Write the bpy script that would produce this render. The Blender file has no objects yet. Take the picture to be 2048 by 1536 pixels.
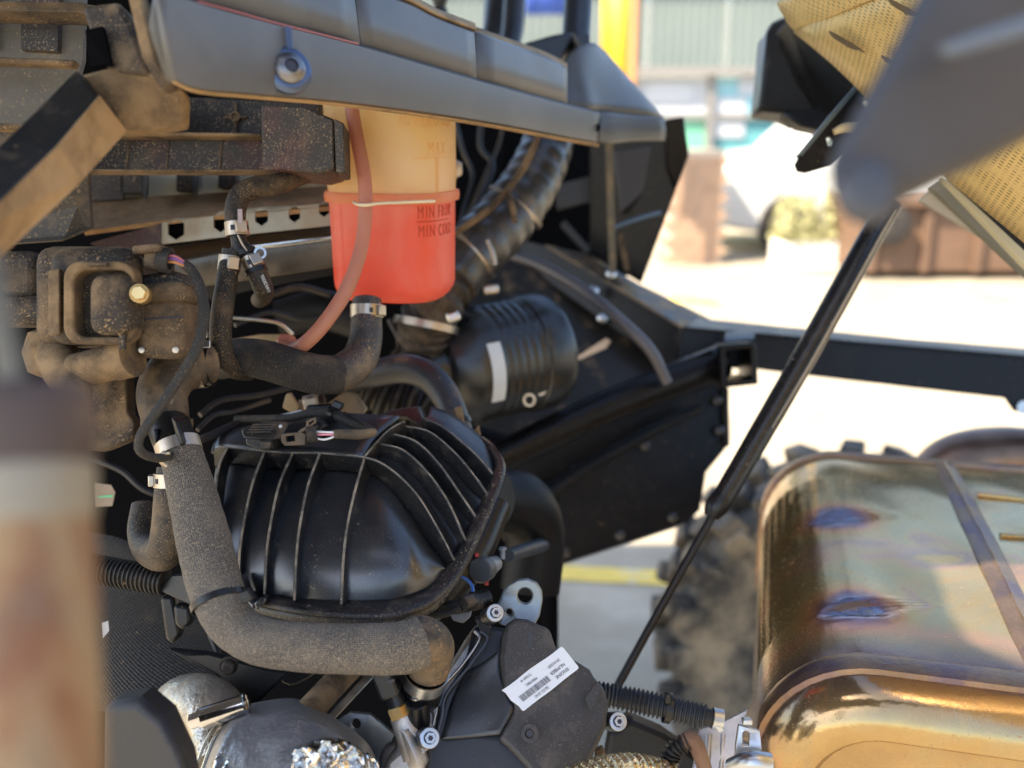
import bpy, bmesh, math, random
import numpy as np
from mathutils import Vector, Matrix

random.seed(7)
np.random.seed(7)
SC = bpy.context.scene
COL = SC.collection
R = math.radians

# ---------------------------------------------------------------- camera
PITCH = R(15.0)
FPX = 1967.0                       # focal length in photo pixels (2048 wide)
CAM = np.array((0.0, 0.0, 1.35))
FW = np.array((0.0, math.cos(PITCH), -math.sin(PITCH)))
RT = np.array((1.0, 0.0, 0.0))
UP = np.array((0.0, math.sin(PITCH), math.cos(PITCH)))
cam_d = bpy.data.cameras.new('camera')
cam_d.sensor_width = 36.0
cam_d.lens = 36.0 * FPX / 2048.0
cam_d.clip_start = 0.01
cam_d.clip_end = 3000.0
cam_d.dof.use_dof = True
cam_d.dof.focus_distance = 0.72
cam_d.dof.aperture_fstop = 4.0
cam_d.dof.aperture_blades = 0
cam = bpy.data.objects.new('camera', cam_d)
COL.objects.link(cam)
cam.location = CAM
cam.rotation_euler = (R(90.0) - PITCH, 0.0, 0.0)
SC.camera = cam

# ---------------------------------------------------------------- sky and sun
SUN_EL, SUN_AZ = R(50.0), R(32.0)    # azimuth: degrees from -X towards -Y (sun is left of and behind the camera)
SUN_DIR = Vector((-math.cos(SUN_EL) * math.cos(SUN_AZ), -math.cos(SUN_EL) * math.sin(SUN_AZ), math.sin(SUN_EL)))
world = bpy.data.worlds.new('World')
SC.world = world
world.use_nodes = True
wn = world.node_tree
wn.nodes.clear()
sky = wn.nodes.new('ShaderNodeTexSky')
sky.sky_type = 'NISHITA'
sky.sun_disc = False
sky.sun_elevation = SUN_EL
sky.sun_rotation = math.atan2(SUN_DIR.x, SUN_DIR.y)
sky.dust_density = 1.6
bg = wn.nodes.new('ShaderNodeBackground')
bg.inputs['Strength'].default_value = 0.12
wo = wn.nodes.new('ShaderNodeOutputWorld')
wn.links.new(sky.outputs[0], bg.inputs[0])
wn.links.new(bg.outputs[0], wo.inputs[0])
sun_d = bpy.data.lights.new('sun', 'SUN')
sun_d.energy = 4.2
sun_d.angle = R(0.5)
sun_d.color = (1.0, 0.87, 0.68)
sun = bpy.data.objects.new('sun', sun_d)
COL.objects.link(sun)
sun.location = (0, 0, 8)
sun.rotation_euler = SUN_DIR.to_track_quat('Z', 'Y').to_euler()

SC.view_settings.view_transform = 'Standard'
SC.view_settings.look = 'None'
SC.view_settings.exposure = 2.0
SC.view_settings.gamma = 1.0
SC.view_settings.use_curve_mapping = False
SC.render.engine = 'CYCLES'
SC.cycles.use_denoising = True
SC.cycles.max_bounces = 8
SC.cycles.diffuse_bounces = 5
SC.cycles.glossy_bounces = 4
SC.cycles.transmission_bounces = 6
SC.cycles.sample_clamp_indirect = 6.0
SC.cycles.caustics_reflective = False
SC.cycles.caustics_refractive = False

# ---------------------------------------------------------------- geometry helpers
def P(x, y, d):
    return CAM + FW * d + RT * ((x - 1024.0) / FPX * d) + UP * ((768.0 - y) / FPX * d)

def PX(d, n=1.0):
    return n * d / FPX

def proj(w):
    v = np.asarray(w) - CAM
    d = v @ FW
    return (1024 + (v @ RT) / d * FPX, 768 - (v @ UP) / d * FPX, d)

def nrm(v):
    v = np.asarray(v, float)
    return v / (np.linalg.norm(v) + 1e-12)

W = {}

def tag(o, label=None, cat=None, group=None, kind=None):
    if label: o['label'] = label
    if cat: o['category'] = cat
    if group: o['group'] = group
    if kind: o['kind'] = kind
    return o

def thing(name, label, cat, loc, group=None):
    o = bpy.data.objects.new(name, None)
    o.empty_display_size = 0.02
    COL.objects.link(o)
    o.location = tuple(loc)
    W[o.name] = np.asarray(loc, float)
    return tag(o, label, cat, group)

def make(name, V, F, mat, parent=None, smooth=35, uvs=None, bev=0.0, bseg=2, solid=0.0, org=None, sub=0, solid_off=-1.0):
    V = np.asarray(V, float).reshape(-1, 3)
    if org is None:
        org = V.mean(axis=0)
        if parent is None:
            org = np.array((org[0], org[1], V[:, 2].min()))
    org = np.asarray(org, float)
    me = bpy.data.meshes.new(name)
    me.from_pydata([tuple(p) for p in (V - org)], [], [tuple(int(i) for i in f) for f in F])
    if uvs is not None:
        ul = me.uv_layers.new(name='UVMap')
        flat = [c for face in uvs for uv in face for c in uv]
        ul.data.foreach_set('uv', flat)
    me.validate()
    bm = bmesh.new(); bm.from_mesh(me)
    bmesh.ops.recalc_face_normals(bm, faces=bm.faces)
    bm.to_mesh(me); bm.free()
    if mat is not None:
        me.materials.append(mat)
    if smooth:
        me.polygons.foreach_set('use_smooth', [True] * len(me.polygons))
        me.set_sharp_from_angle(angle=R(smooth))
    o = bpy.data.objects.new(name, me)
    COL.objects.link(o)
    if parent is not None:
        o.parent = parent
        o.location = tuple(org - W[parent.name])
    else:
        o.location = tuple(org)
    W[o.name] = org
    if sub:
        m = o.modifiers.new('subdiv', 'SUBSURF'); m.levels = sub; m.render_levels = sub
    if solid:
        m = o.modifiers.new('solid', 'SOLIDIFY'); m.thickness = solid; m.offset = solid_off
    if bev:
        m = o.modifiers.new('bevel', 'BEVEL'); m.width = bev; m.segments = bseg; m.limit_method = 'ANGLE'; m.angle_limit = R(40)
        m.harden_normals = False
    return o

def catrom(A, sub):
    A = np.asarray(A, float)
    if len(A) < 3 or sub <= 1:
        if sub <= 1: return A
        t = np.linspace(0, 1, sub * (len(A) - 1) + 1)[:, None]
        return A[0] * (1 - t) + A[-1] * t
    B = np.vstack([2 * A[0] - A[1], A, 2 * A[-1] - A[-2]])
    out = []
    for i in range(1, len(B) - 2):
        p0, p1, p2, p3 = B[i - 1], B[i], B[i + 1], B[i + 2]
        for k in range(sub):
            t = k / sub
            out.append(0.5 * ((2 * p1) + (-p0 + p2) * t + (2 * p0 - 5 * p1 + 4 * p2 - p3) * t * t + (-p0 + 3 * p1 - 3 * p2 + p3) * t ** 3))
    out.append(A[-1])
    return np.array(out)

def sweep_geo(C, Rr, seg=18, caps=True, section=None, ref=None, twist=0.0):
    """Tube along points C with radii Rr. section: unit profile points (list of (a,b))."""
    C = np.asarray(C, float); Rr = np.asarray(Rr, float)
    n = len(C)
    T = np.gradient(C, axis=0)
    T = np.array([nrm(t) for t in T])
    a = np.array(ref if ref is not None else (0.13, 0.27, 0.95), float)
    a = nrm(a - T[0] * (a @ T[0]))
    if section is None:
        section = [(math.cos(2 * math.pi * k / seg), math.sin(2 * math.pi * k / seg)) for k in range(seg)]
    m = len(section)
    V = []
    L = 0.0; Ls = []
    for i in range(n):
        if i: L += np.linalg.norm(C[i] - C[i - 1])
        Ls.append(L)
        a = nrm(a - T[i] * (a @ T[i]))
        b = np.cross(T[i], a)
        for (u, v) in section:
            V.append(C[i] + (a * u + b * v) * Rr[i])
    F = []; UV = []
    rm = float(np.mean(Rr))
    for i in range(n - 1):
        for k in range(m):
            k2 = (k + 1) % m
            F.append((i * m + k, i * m + k2, (i + 1) * m + k2, (i + 1) * m + k))
            va, vb = k / m * 2 * math.pi * rm, (k + 1) / m * 2 * math.pi * rm
            UV.append(((Ls[i], va), (Ls[i], vb), (Ls[i + 1], vb), (Ls[i + 1], va)))
    if caps:
        F.append(tuple(range(m - 1, -1, -1))); UV.append(tuple((0.0, 0.0) for _ in range(m)))
        F.append(tuple((n - 1) * m + k for k in range(m))); UV.append(tuple((0.0, 0.0) for _ in range(m)))
    return np.array(V), F, UV

def resample(C, Rr, step):
    d = np.r_[0, np.cumsum(np.linalg.norm(np.diff(C, axis=0), axis=1))]
    n = max(3, int(d[-1] / step) + 1)
    s = np.linspace(0, d[-1], n)
    return np.stack([np.interp(s, d, C[:, k]) for k in range(3)], 1), np.interp(s, d, Rr), s

def curve_px(pts, sub=8):
    A = catrom([tuple(P(p[0], p[1], p[2])) + (PX(p[2], p[3]),) for p in pts], sub)
    return A[:, :3], A[:, 3]

def tube(name, pts, mat, parent=None, seg=18, sub=8, corr=None, caps=True, section=None, ref=None, smooth=50, wob=0.0):
    """pts: (x px, y px, depth m, radius px)."""
    C, Rr = curve_px(pts, sub)
    if corr:
        per, amp = corr
        C, Rr, s = resample(C, Rr, per / 6.0)
        ph = (s / per) % 1.0
        Rr = Rr + amp * np.clip(np.sin(ph * 2 * math.pi) * 1.6, -1, 1) - amp
    if wob:
        Rr = Rr * (1 + wob * np.array([math.sin(i * 1.7) * .5 + math.sin(i * .63) * .5 for i in range(len(Rr))]))
    V, F, UV = sweep_geo(C, Rr, seg, caps, section, ref)
    return make(name, V, F, mat, parent, smooth=smooth, uvs=UV)

def lathe(name, o, axis, prof, mat, parent=None, seg=28, smooth=35, ref=None, closed=False):
    """prof: (radius m, height m along axis)."""
    ax = nrm(axis); o = np.asarray(o, float)
    a = np.array(ref if ref is not None else (0.31, 0.17, 0.93), float); a = nrm(a - ax * (a @ ax)); b = np.cross(ax, a)
    V = []; n = len(prof)
    for (r, h) in prof:
        for k in range(seg):
            t = 2 * math.pi * k / seg
            V.append(o + ax * h + (a * math.cos(t) + b * math.sin(t)) * max(r, 1e-5))
    F = []
    for i in range(n - 1 if not closed else n):
        j = (i + 1) % n
        for k in range(seg):
            k2 = (k + 1) % seg
            F.append((i * seg + k, i * seg + k2, j * seg + k2, j * seg + k))
    if not closed:
        F.append(tuple(range(seg - 1, -1, -1))); F.append(tuple((n - 1) * seg + k for k in range(seg)))
    return make(name, V, F, mat, parent, smooth=smooth)

def ring(name, o, axis, r, width, th, mat, parent=None, seg=28):
    w = width / 2
    return lathe(name, o, axis, [(r, -w), (r + th, -w), (r + th, w), (r, w)], mat, parent, seg=seg, closed=True)

def prism_w(name, front, back_vec, mat, parent=None, bev=0.0, smooth=30, bseg=2):
    A = np.asarray(front, float); bv = np.asarray(back_vec, float)
    n = len(A)
    V = np.vstack([A, A + bv])
    F = [tuple(range(n)), tuple(range(2 * n - 1, n - 1, -1))]
    for i in range(n):
        j = (i + 1) % n
        F.append((i, j, n + j, n + i))
    return make(name, V, F, mat, parent, smooth=smooth, bev=bev, bseg=bseg)

def prism(name, pts, th, mat, parent=None, bev=0.0, vec=None, smooth=30, bseg=2):
    """front outline in (x,y,depth); extruded by th metres along vec (default: away from the lens axis)."""
    A = np.array([P(*p) for p in pts])
    v = FW if vec is None else nrm(vec)
    return prism_w(name, A, v * th, mat, parent, bev, smooth, bseg)

def holed(name, outer, holes, th, mat, parent=None, vec=None, bev=0.0, smooth=30):
    """outline and holes in px+depth, filled with a triangulated face and extruded"""
    v = np.asarray(FW if vec is None else nrm(vec)) * th
    bm = bmesh.new()
    loops = []
    for loop in [outer] + holes:
        vs = [bm.verts.new(tuple(P(*p))) for p in loop]
        es = [bm.edges.new((vs[i], vs[(i + 1) % len(vs)])) for i in range(len(vs))]
        loops.append((vs, es))
    alle = [e for l in loops for e in l[1]]
    bmesh.ops.triangle_fill(bm, use_beauty=True, use_dissolve=False, edges=alle)
    bm.verts.ensure_lookup_table(); bm.verts.index_update()
    V = [np.array(q.co) for q in bm.verts]
    Ff = [tuple(q.index for q in f.verts) for f in bm.faces]
    lo = [[q.index for q in l[0]] for l in loops]
    bm.free()
    n = len(V)
    V2 = np.vstack([np.array(V), np.array(V) + v])
    F = list(Ff) + [tuple(i + n for i in reversed(f)) for f in Ff]
    for l in lo:
        for i in range(len(l)):
            a, b = l[i], l[(i + 1) % len(l)]
            F.append((a, b, b + n, a + n))
    return make(name, V2, F, mat, parent, smooth=smooth, bev=bev)

def box(name, c, ax, ay, az, mat, parent=None, bev=0.0, bseg=2, smooth=30):
    """centre and three half-extent vectors (metres, world)."""
    c = np.asarray(c, float); ax, ay, az = (np.asarray(q, float) for q in (ax, ay, az))
    V = [c + ax * i + ay * j + az * k for k in (-1, 1) for j in (-1, 1) for i in (-1, 1)]
    F = [(0, 2, 3, 1), (4, 5, 7, 6), (0, 1, 5, 4), (2, 6, 7, 3), (0, 4, 6, 2), (1, 3, 7, 5)]
    return make(name, V, F, mat, parent, smooth=smooth, bev=bev, bseg=bseg)

def boxp(name, x0, y0, x1, y1, d, th, mat, parent=None, bev=0.0, bseg=2, rot=0.0):
    """box whose face towards the lens spans the pixel rectangle at depth d."""
    c = P((x0 + x1) / 2, (y0 + y1) / 2, d) + FW * th / 2
    hx, hy = PX(d, abs(x1 - x0) / 2), PX(d, abs(y1 - y0) / 2)
    cr, sr = math.cos(rot), math.sin(rot)
    return box(name, c, (RT * cr + UP * sr) * hx, (UP * cr - RT * sr) * hy, FW * th / 2, mat, parent, bev, bseg)

def patch(name, rows, mat, parent=None, su=5, sv=5, solid=0.0, smooth=45, world=False, solid_off=-1.0):
    A = np.array([[(p if world else P(*p)) for p in r] for r in rows], float)
    B = np.array([catrom(r, su) for r in A])
    Cc = np.array([catrom(B[:, j], sv) for j in range(B.shape[1])])   # columns
    nj, ni = Cc.shape[0], Cc.shape[1]
    V = Cc.reshape(-1, 3); F = []; UV = []
    for j in range(nj - 1):
        for i in range(ni - 1):
            F.append((j * ni + i, (j + 1) * ni + i, (j + 1) * ni + i + 1, j * ni + i + 1))
            UV.append(((j / nj, i / ni), ((j + 1) / nj, i / ni), ((j + 1) / nj, (i + 1) / ni), (j / nj, (i + 1) / ni)))
    return make(name, V, F, mat, parent, smooth=smooth, uvs=UV, solid=solid, solid_off=solid_off)

def ribstrip(name, crest, base, th, mat, parent=None, sub=6, crest_mat=None):
    """thin wall between a crest polyline and a base polyline (px+depth), th metres thick."""
    A = catrom([P(*p) for p in crest], sub); B = catrom([P(*p) for p in base], sub)
    n = len(A); V = []
    T = np.gradient(A, axis=0)
    for i in range(n):
        s = nrm(np.cross(T[i], B[i] - A[i])) * th / 2
        V += [A[i] - s, A[i] + s, B[i] + s * 1.5, B[i] - s * 1.5]
    F = []
    for i in range(n - 1):
        for k in range(4):
            k2 = (k + 1) % 4
            F.append((i * 4 + k, i * 4 + k2, i * 4 + 4 + k2, i * 4 + 4 + k))
    F += [(3, 2, 1, 0), tuple(4 * (n - 1) + k for k in range(4))]
    o = make(name, V, F, mat, parent, smooth=30, bev=th * 0.22, bseg=1)
    if crest_mat is not None:
        o.data.materials.append(crest_mat)
        for p in o.data.polygons:
            if sorted(v % 4 for v in p.vertices) == [0, 0, 1, 1]: p.material_index = 1
    return o

def star_head(name, c, ax, r, h, mat, dark, parent):
    ax = nrm(ax); a = nrm(np.cross(ax, (0.2, 0.1, 0.97))); b = np.cross(ax, a); c = np.asarray(c, float)
    V = []; n = 12
    def loop(fn, z):
        for k in range(n):
            t = 2 * math.pi * k / n; q = fn(k)
            V.append(c + (a * math.cos(t) + b * math.sin(t)) * q + ax * z)
    hexr = lambda k: r if k % 2 == 0 else r * math.cos(math.pi / 6)
    starr = lambda k: r * (0.62 if k % 2 == 0 else 0.40)
    loop(hexr, 0); loop(hexr, h); loop(starr, h); loop(starr, h * 0.35)
    F = []
    for q in range(3):
        for k in range(n):
            k2 = (k + 1) % n
            F.append((q * n + k, q * n + k2, (q + 1) * n + k2, (q + 1) * n + k))
    F.append(tuple(3 * n + k for k in range(n))); F.append(tuple(range(n - 1, -1, -1)))
    return make(name, V, F, mat, parent, smooth=0)

def flange_bolt(parent, c, ax, r, mat, dark):
    f = lathe('bolt', c, ax, [(r * .98, -r * .25), (r, 0), (r, r * .12), (r * .95, r * .18), (r * .60, r * .20)], mat, parent, seg=30)
    ring('head_shade_ring', np.asarray(c) + nrm(ax) * r * .20, ax, r * .50, r * .06, r * .13, dark, f, seg=24)  # dark ring painting in shade round the hex head
    star_head('hex_head', np.asarray(c) + nrm(ax) * r * .16, ax, r * .56, r * .55, mat, dark, f)
    lathe('recess_shade', np.asarray(c) + nrm(ax) * r * .60, ax, [(r * .27, 0), (r * .24, r * .03)], dark, f, seg=6)  # dark disc painting in shade on the recess floor
    return f

def textmesh(body, size=1.0, align='LEFT', spc=1.0):
    cu = bpy.data.curves.new('lettering', 'FONT'); cu.body = body; cu.size = size; cu.align_x = align; cu.resolution_u = 3; cu.space_character = spc
    o = bpy.data.objects.new('lettering', cu); COL.objects.link(o)
    dg = bpy.context.evaluated_depsgraph_get(); dg.update()
    me = bpy.data.meshes.new_from_object(o.evaluated_get(dg))
    V = np.array([tuple(v.co) for v in me.vertices]).reshape(-1, 3); F = [tuple(p.vertices) for p in me.polygons]
    bpy.data.objects.remove(o); bpy.data.curves.remove(cu); bpy.data.meshes.remove(me)
    return V, F

# ---------------------------------------------------------------- materials
DUST = (0.42, 0.275, 0.14)

def nd(nt, t, **kw):
    n = nt.nodes.new(t)
    for k, v in kw.items():
        if k.startswith('_'): setattr(n, k[1:], v)
    return n

def mth(nt, op, a, b=None, c=None, clamp=False):
    n = nt.nodes.new('ShaderNodeMath'); n.operation = op; n.use_clamp = clamp
    for i, q in enumerate((a, b, c)):
        if q is None: continue
        if isinstance(q, (int, float)): n.inputs[i].default_value = q
        else: nt.links.new(q, n.inputs[i])
    return n.outputs[0]

def noisef(nt, vec, scale, detail=4, rough=.55, dist=0.0):
    n = nt.nodes.new('ShaderNodeTexNoise'); n.inputs['Scale'].default_value = scale; n.inputs['Detail'].default_value = detail
    n.inputs['Roughness'].default_value = rough; n.inputs['Distortion'].default_value = dist
    nt.links.new(vec, n.inputs['Vector'])
    return n.outputs['Fac']

def ramp(nt, fac, a, b):
    n = nt.nodes.new('ShaderNodeMapRange'); n.inputs[1].default_value = a; n.inputs[2].default_value = b
    nt.links.new(fac, n.inputs[0])
    return n.outputs[0]

def mixc(nt, fac, a, b):
    n = nt.nodes.new('ShaderNodeMix'); n.data_type = 'RGBA'
    for i, q in ((0, fac), (6, a), (7, b)):
        if isinstance(q, (int, float)): n.inputs[i].default_value = q
        elif isinstance(q, tuple): n.inputs[i].default_value = (q[0], q[1], q[2], 1)
        else: nt.links.new(q, n.inputs[i])
    return n.outputs[2]

def mixf(nt, fac, a, b):
    n = nt.nodes.new('ShaderNodeMix'); n.data_type = 'FLOAT'
    for i, q in ((0, fac), (2, a), (3, b)):
        if isinstance(q, (int, float)): n.inputs[i].default_value = q
        else: nt.links.new(q, n.inputs[i])
    return n.outputs[0]

def M(name, col, rough=.5, metal=0.0, dust=0.0, speck=0.0, bump=0.0, bscale=500, dustcol=DUST, up=0.6, big=28.0, fine=950.0,
      spec=.5, weave=None, stretch=None, vary=.18, coat=0.0, col2=None, c2scale=30, c2thr=(.5, .62), rvar=.12, scratch=0.0):
    m = bpy.data.materials.new(name); m.use_nodes = True
    nt = m.node_tree; bs = nt.nodes['Principled BSDF']
    geo = nt.nodes.new('ShaderNodeNewGeometry'); pos = geo.outputs['Position']
    if stretch:
        vm = nt.nodes.new('ShaderNodeVectorMath'); vm.operation = 'MULTIPLY'; vm.inputs[1].default_value = stretch
        nt.links.new(pos, vm.inputs[0]); pos = vm.outputs[0]
    n1 = noisef(nt, pos, big, 6, .62)
    n2 = noisef(nt, pos, fine, 3, .6)
    base = mixc(nt, ramp(nt, n1, .3, .7), tuple(c * (1 - vary) for c in col), tuple(min(1, c * (1 + vary)) for c in col))
    if col2 is not None:
        base = mixc(nt, ramp(nt, noisef(nt, pos, c2scale, 5, .6, .4), *c2thr), base, col2)
    fac = None
    if dust or speck:
        sep = nt.nodes.new('ShaderNodeSeparateXYZ'); nt.links.new(geo.outputs['Normal'], sep.inputs[0])
        upf = mth(nt, 'ADD', mth(nt, 'MULTIPLY', ramp(nt, sep.outputs[2], -.2, .85), up), 1 - up)
        d1 = mth(nt, 'MULTIPLY', mth(nt, 'MULTIPLY', ramp(nt, n1, .66 - .42 * dust, .80 - .30 * dust), upf), min(1, dust * 1.25))
        d1 = mth(nt, 'MULTIPLY', d1, mth(nt, 'ADD', mth(nt, 'MULTIPLY', n2, .9), .5))
        if speck:
            sp = ramp(nt, n2, .66 - .16 * speck, .72 - .14 * speck)
            sp = mth(nt, 'MULTIPLY', sp, mth(nt, 'ADD', mth(nt, 'MULTIPLY', noisef(nt, pos, fine * .37, 2), 1.3), .1))
            sp = mth(nt, 'MAXIMUM', sp, mth(nt, 'MULTIPLY', ramp(nt, noisef(nt, pos, fine * .22, 2, .5), .74 - .06 * speck, .76 - .06 * speck), .8))
            sp = mth(nt, 'MULTIPLY', sp, mth(nt, 'MULTIPLY', ramp(nt, noisef(nt, pos, big * 1.7, 3), *((.3, .6) if speck < .9 else (-.2, .35))), min(1.0, .35 + speck)))
            fac = mth(nt, 'MAXIMUM', d1, sp, clamp=True)
        else:
            fac = mth(nt, 'MAXIMUM', d1, 0.0, clamp=True)
        base = mixc(nt, fac, base, dustcol)
    nt.links.new(base, bs.inputs['Base Color'])
    rg = mth(nt, 'ADD', mth(nt, 'MULTIPLY', mth(nt, 'SUBTRACT', n1, .5), rvar * 2), rough, clamp=True)
    if fac is not None:
        rg = mixf(nt, fac, rg, .92)
        nt.links.new(mixf(nt, fac, metal, 0.0), bs.inputs['Metallic'])
    else:
        bs.inputs['Metallic'].default_value = metal
    nt.links.new(rg, bs.inputs['Roughness'])
    bs.inputs['Specular IOR Level'].default_value = spec
    if coat:
        bs.inputs['Coat Weight'].default_value = coat; bs.inputs['Coat Roughness'].default_value = .15
    h = None
    if fac is not None and not bump:
        h = mth(nt, 'MULTIPLY', fac, .12)
    if bump:
        h = mth(nt, 'MULTIPLY', noisef(nt, pos, bscale, 3, .6), bump)
    if weave:
        uv = nt.nodes.new('ShaderNodeUVMap'); s = nt.nodes.new('ShaderNodeSeparateXYZ'); nt.links.new(uv.outputs[0], s.inputs[0])
        k = 2 * math.pi / weave[0]
        a = mth(nt, 'SINE', mth(nt, 'MULTIPLY', mth(nt, 'ADD', s.outputs[0], s.outputs[1]), k))
        b = mth(nt, 'SINE', mth(nt, 'MULTIPLY', mth(nt, 'SUBTRACT', s.outputs[0], s.outputs[1]), k))
        w = mth(nt, 'MULTIPLY', mth(nt, 'MULTIPLY', a, b), weave[1])
        h = w if h is None else mth(nt, 'ADD', h, w)
    if h is not None:
        bp = nt.nodes.new('ShaderNodeBump'); bp.inputs['Strength'].default_value = 1.0; bp.inputs['Distance'].default_value = .001
        nt.links.new(h, bp.inputs['Height']); nt.links.new(bp.outputs[0], bs.inputs['Normal'])
    return m
# ---------------------------------------------------------------- shared materials
m_black = M('black_plastic', (.010, .0105, .012), .34, dust=.22, speck=.12, spec=.35, bump=.06, bscale=1800)
m_blackc = M('clean_black_plastic', (.008, .0085, .010), .30, speck=.06, spec=.35, bump=.05, bscale=2200)
m_plenum = M('moulded_black_nylon', (.015, .017, .021), .31, spec=1.0, dust=.14, speck=.36, bump=.03, bscale=1500, up=.35, big=34, dustcol=(.36, .28, .19), rvar=.08, fine=1100)
m_crest = M('worn_rib_crest', (.095, .085, .07), .6, dust=.6, speck=.6, up=0, big=70, dustcol=(.45, .36, .25))
m_prib = M('dusty_rib_nylon', (.012, .0125, .014), .36, dust=.20, speck=.34, bump=.10, bscale=1500, up=.15, big=60, dustcol=(.42, .33, .22))
m_rubber = M('dusty_rubber', (.020, .018, .016), .58, spec=.35, dust=.40, speck=.55, bump=.12, bscale=1300)
m_rubberd = M('dark_rubber', (.011, .0105, .0105), .45, spec=.35, dust=.15, speck=.25, bump=.08, bscale=1500)
m_cable = M('taped_cable', (.022, .021, .020), .75, dust=.25, speck=.3, bump=.35, bscale=900)
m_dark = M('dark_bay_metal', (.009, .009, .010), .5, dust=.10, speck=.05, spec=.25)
m_void = M('bay_black', (.003, .003, .0035), .9, spec=.05)  # near-black colour painting in the darkness of gaps and holes
m_frame = M('black_powdercoat', (.005, .005, .006), .30, speck=.12, bump=.05, bscale=1600, dust=.06, spec=.2)
m_grey = M('grey_trim_plastic', (.098, .094, .088), .38, bump=.14, bscale=2000, vary=.10, rvar=.10, dust=.16, up=.5, big=16, speck=.10, col2=(.118, .113, .106), c2scale=8, dustcol=(.30, .25, .19))
m_greyd = M('dusty_trim_underside', (.25, .17, .09), .9, bump=.4, bscale=700, dust=.8, up=0, speck=.2)
m_dirt = M('dust_caked_metal', (.105, .068, .036), .9, bump=.45, bscale=420, dust=.62, up=.5, speck=.5, col2=(.026, .019, .014), c2scale=30, c2thr=(.44, .62))
m_dirt2 = M('dust_caked_plastic', (.026, .019, .014), .72, bump=.6, bscale=600, dust=.58, up=.68, speck=.6, big=26, fine=700)
m_flg = M('dusty_flange_nylon', (.016, .016, .018), .38, dust=.28, speck=.60, bump=.15, bscale=1300, up=.3, big=55, fine=700, dustcol=(.34, .275, .19))
m_spot = M('mud_spotted_sheet', (.030, .025, .022), .6, dust=.25, speck=.62, bump=.3, bscale=600, fine=640, dustcol=(.40, .29, .17), up=.2, col2=(.07, .025, .025), c2scale=14)
m_steel = M('bare_steel', (.55, .52, .46), .34, 1.0, dust=.2, speck=.12, bump=.05, bscale=700)
m_zinc = M('zinc_plated', (.46, .48, .50), .34, 1.0, bump=.06, bscale=1500, speck=.05)
m_chrome = M('polished_clamp', (.52, .52, .53), .16, 1.0, speck=.04, rvar=.06)
m_clamp = M('dusty_clamp_steel', (.44, .38, .31), .36, 1.0, dust=.35, speck=.4)
m_alu = M('cast_aluminium', (.52, .50, .48), .45, .9, bump=.5, bscale=900, dust=.2, speck=.15)
m_brass = M('brass_fitting', (.50, .33, .13), .42, .9, bump=.2, bscale=900, dust=.2)
m_white = M('white_print', (.80, .80, .80), .55)
m_ink = M('label_ink', (.03, .03, .045), .6)

def plain(name, col, rough=.5, metal=0.0, **k):
    return M(name, col, rough, metal, vary=k.pop('vary', .06), **k)

# ---------------------------------------------------------------- yard ground
m_ground = M('sun_bleached_concrete', (.32, .275, .20), .9, bump=1.2, bscale=60, big=2.2, vary=.16, dust=.35, dustcol=(.55, .48, .38), fine=120)
g = make('ground', [(-400, -200, 0), (400, -200, 0), (400, 600, 0), (-400, 600, 0)], [(0, 1, 2, 3)], m_ground, smooth=0)
tag(g, 'pale concrete yard running back to the workshop', 'ground', kind='structure')
m_line = M('worn_yellow_paint', (.70, .50, .10), .8, big=8, col2=(.55, .50, .40), c2scale=9, c2thr=(.55, .7))
def gpt(x, y, z=0.004):
    ray = FW + RT * ((x - 1024) / FPX) + UP * ((768 - y) / FPX)
    t = (z - CAM[2]) / ray[2]
    return CAM + ray * t
for quad in ([(1090, 1128), (1350, 1142), (1350, 1172), (1090, 1158)], [(1340, 590), (1440, 597), (1440, 612), (1340, 603)]):
    make('line_marking', [gpt(*q) for q in quad], [(0, 1, 2, 3)], m_line, g, smooth=0)

# ---------------------------------------------------------------- workshop building behind the yard (distances in metres)
m_siding = M('pale_corrugated_siding', (.17, .205, .195), .55, vary=.05, big=1.5)
m_pane = M('shopfront_glass', (.20, .40, .46), .12, vary=.25, big=1.1, spec=.7)
m_fr = plain('grey_door_frame', (.20, .19, .18), .6)
m_poster = plain('white_poster', (.45, .47, .50), .6)
m_post_w = plain('pale_wall_render', (.72, .70, .64), .8)
BD = 13.0
def bx(px, dd=BD):
    return (px - 1024) / FPX * (dd * math.cos(PITCH) + 0.3)
bl = thing('workshop_building', 'pale corrugated workshop with a glazed shopfront across the sunlit yard', 'building', (3.2, BD, 0))
# corrugated siding sheets
def zb(py, dd=BD):
    ray = FW + UP * ((768 - py) / FPX)
    return CAM[2] + ray[2] / ray[1] * dd
def xb(px, py, dd=BD):
    ray = FW + UP * ((768 - py) / FPX)
    return (px - 1024) / FPX / ray[1] * dd
z_eave, z_lint = zb(-60), zb(133)
sheet = None
x0 = xb(820, 60); x1 = xb(2250, 60); nsh = 9
for s in range(nsh):
    a = x0 + (x1 - x0) * s / nsh; b = x0 + (x1 - x0) * (s + 1) / nsh - .02
    V = []; F = []; n = 36
    for i in range(n + 1):
        x = a + (b - a) * i / n; y = BD + (0.03 if (i // 2) % 2 else 0.0)
        V += [(x, y, z_lint), (x, y, z_eave)]
        if i: F.append((2 * i - 2, 2 * i, 2 * i + 1, 2 * i - 1))
    make('siding_sheet', V, F, m_siding, bl, smooth=0, solid=.01)
box('fascia_board', ((x0 + x1) / 2, BD - .08, z_eave + .18), ((x1 - x0) / 2, 0, 0), (0, .06, 0), (0, 0, .2), m_post_w, bl)
box('lintel', ((x0 + x1) / 2, BD - .02, z_lint - .06), ((x1 - x0) / 2, 0, 0), (0, .10, 0), (0, 0, .05), m_fr, bl)
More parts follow.
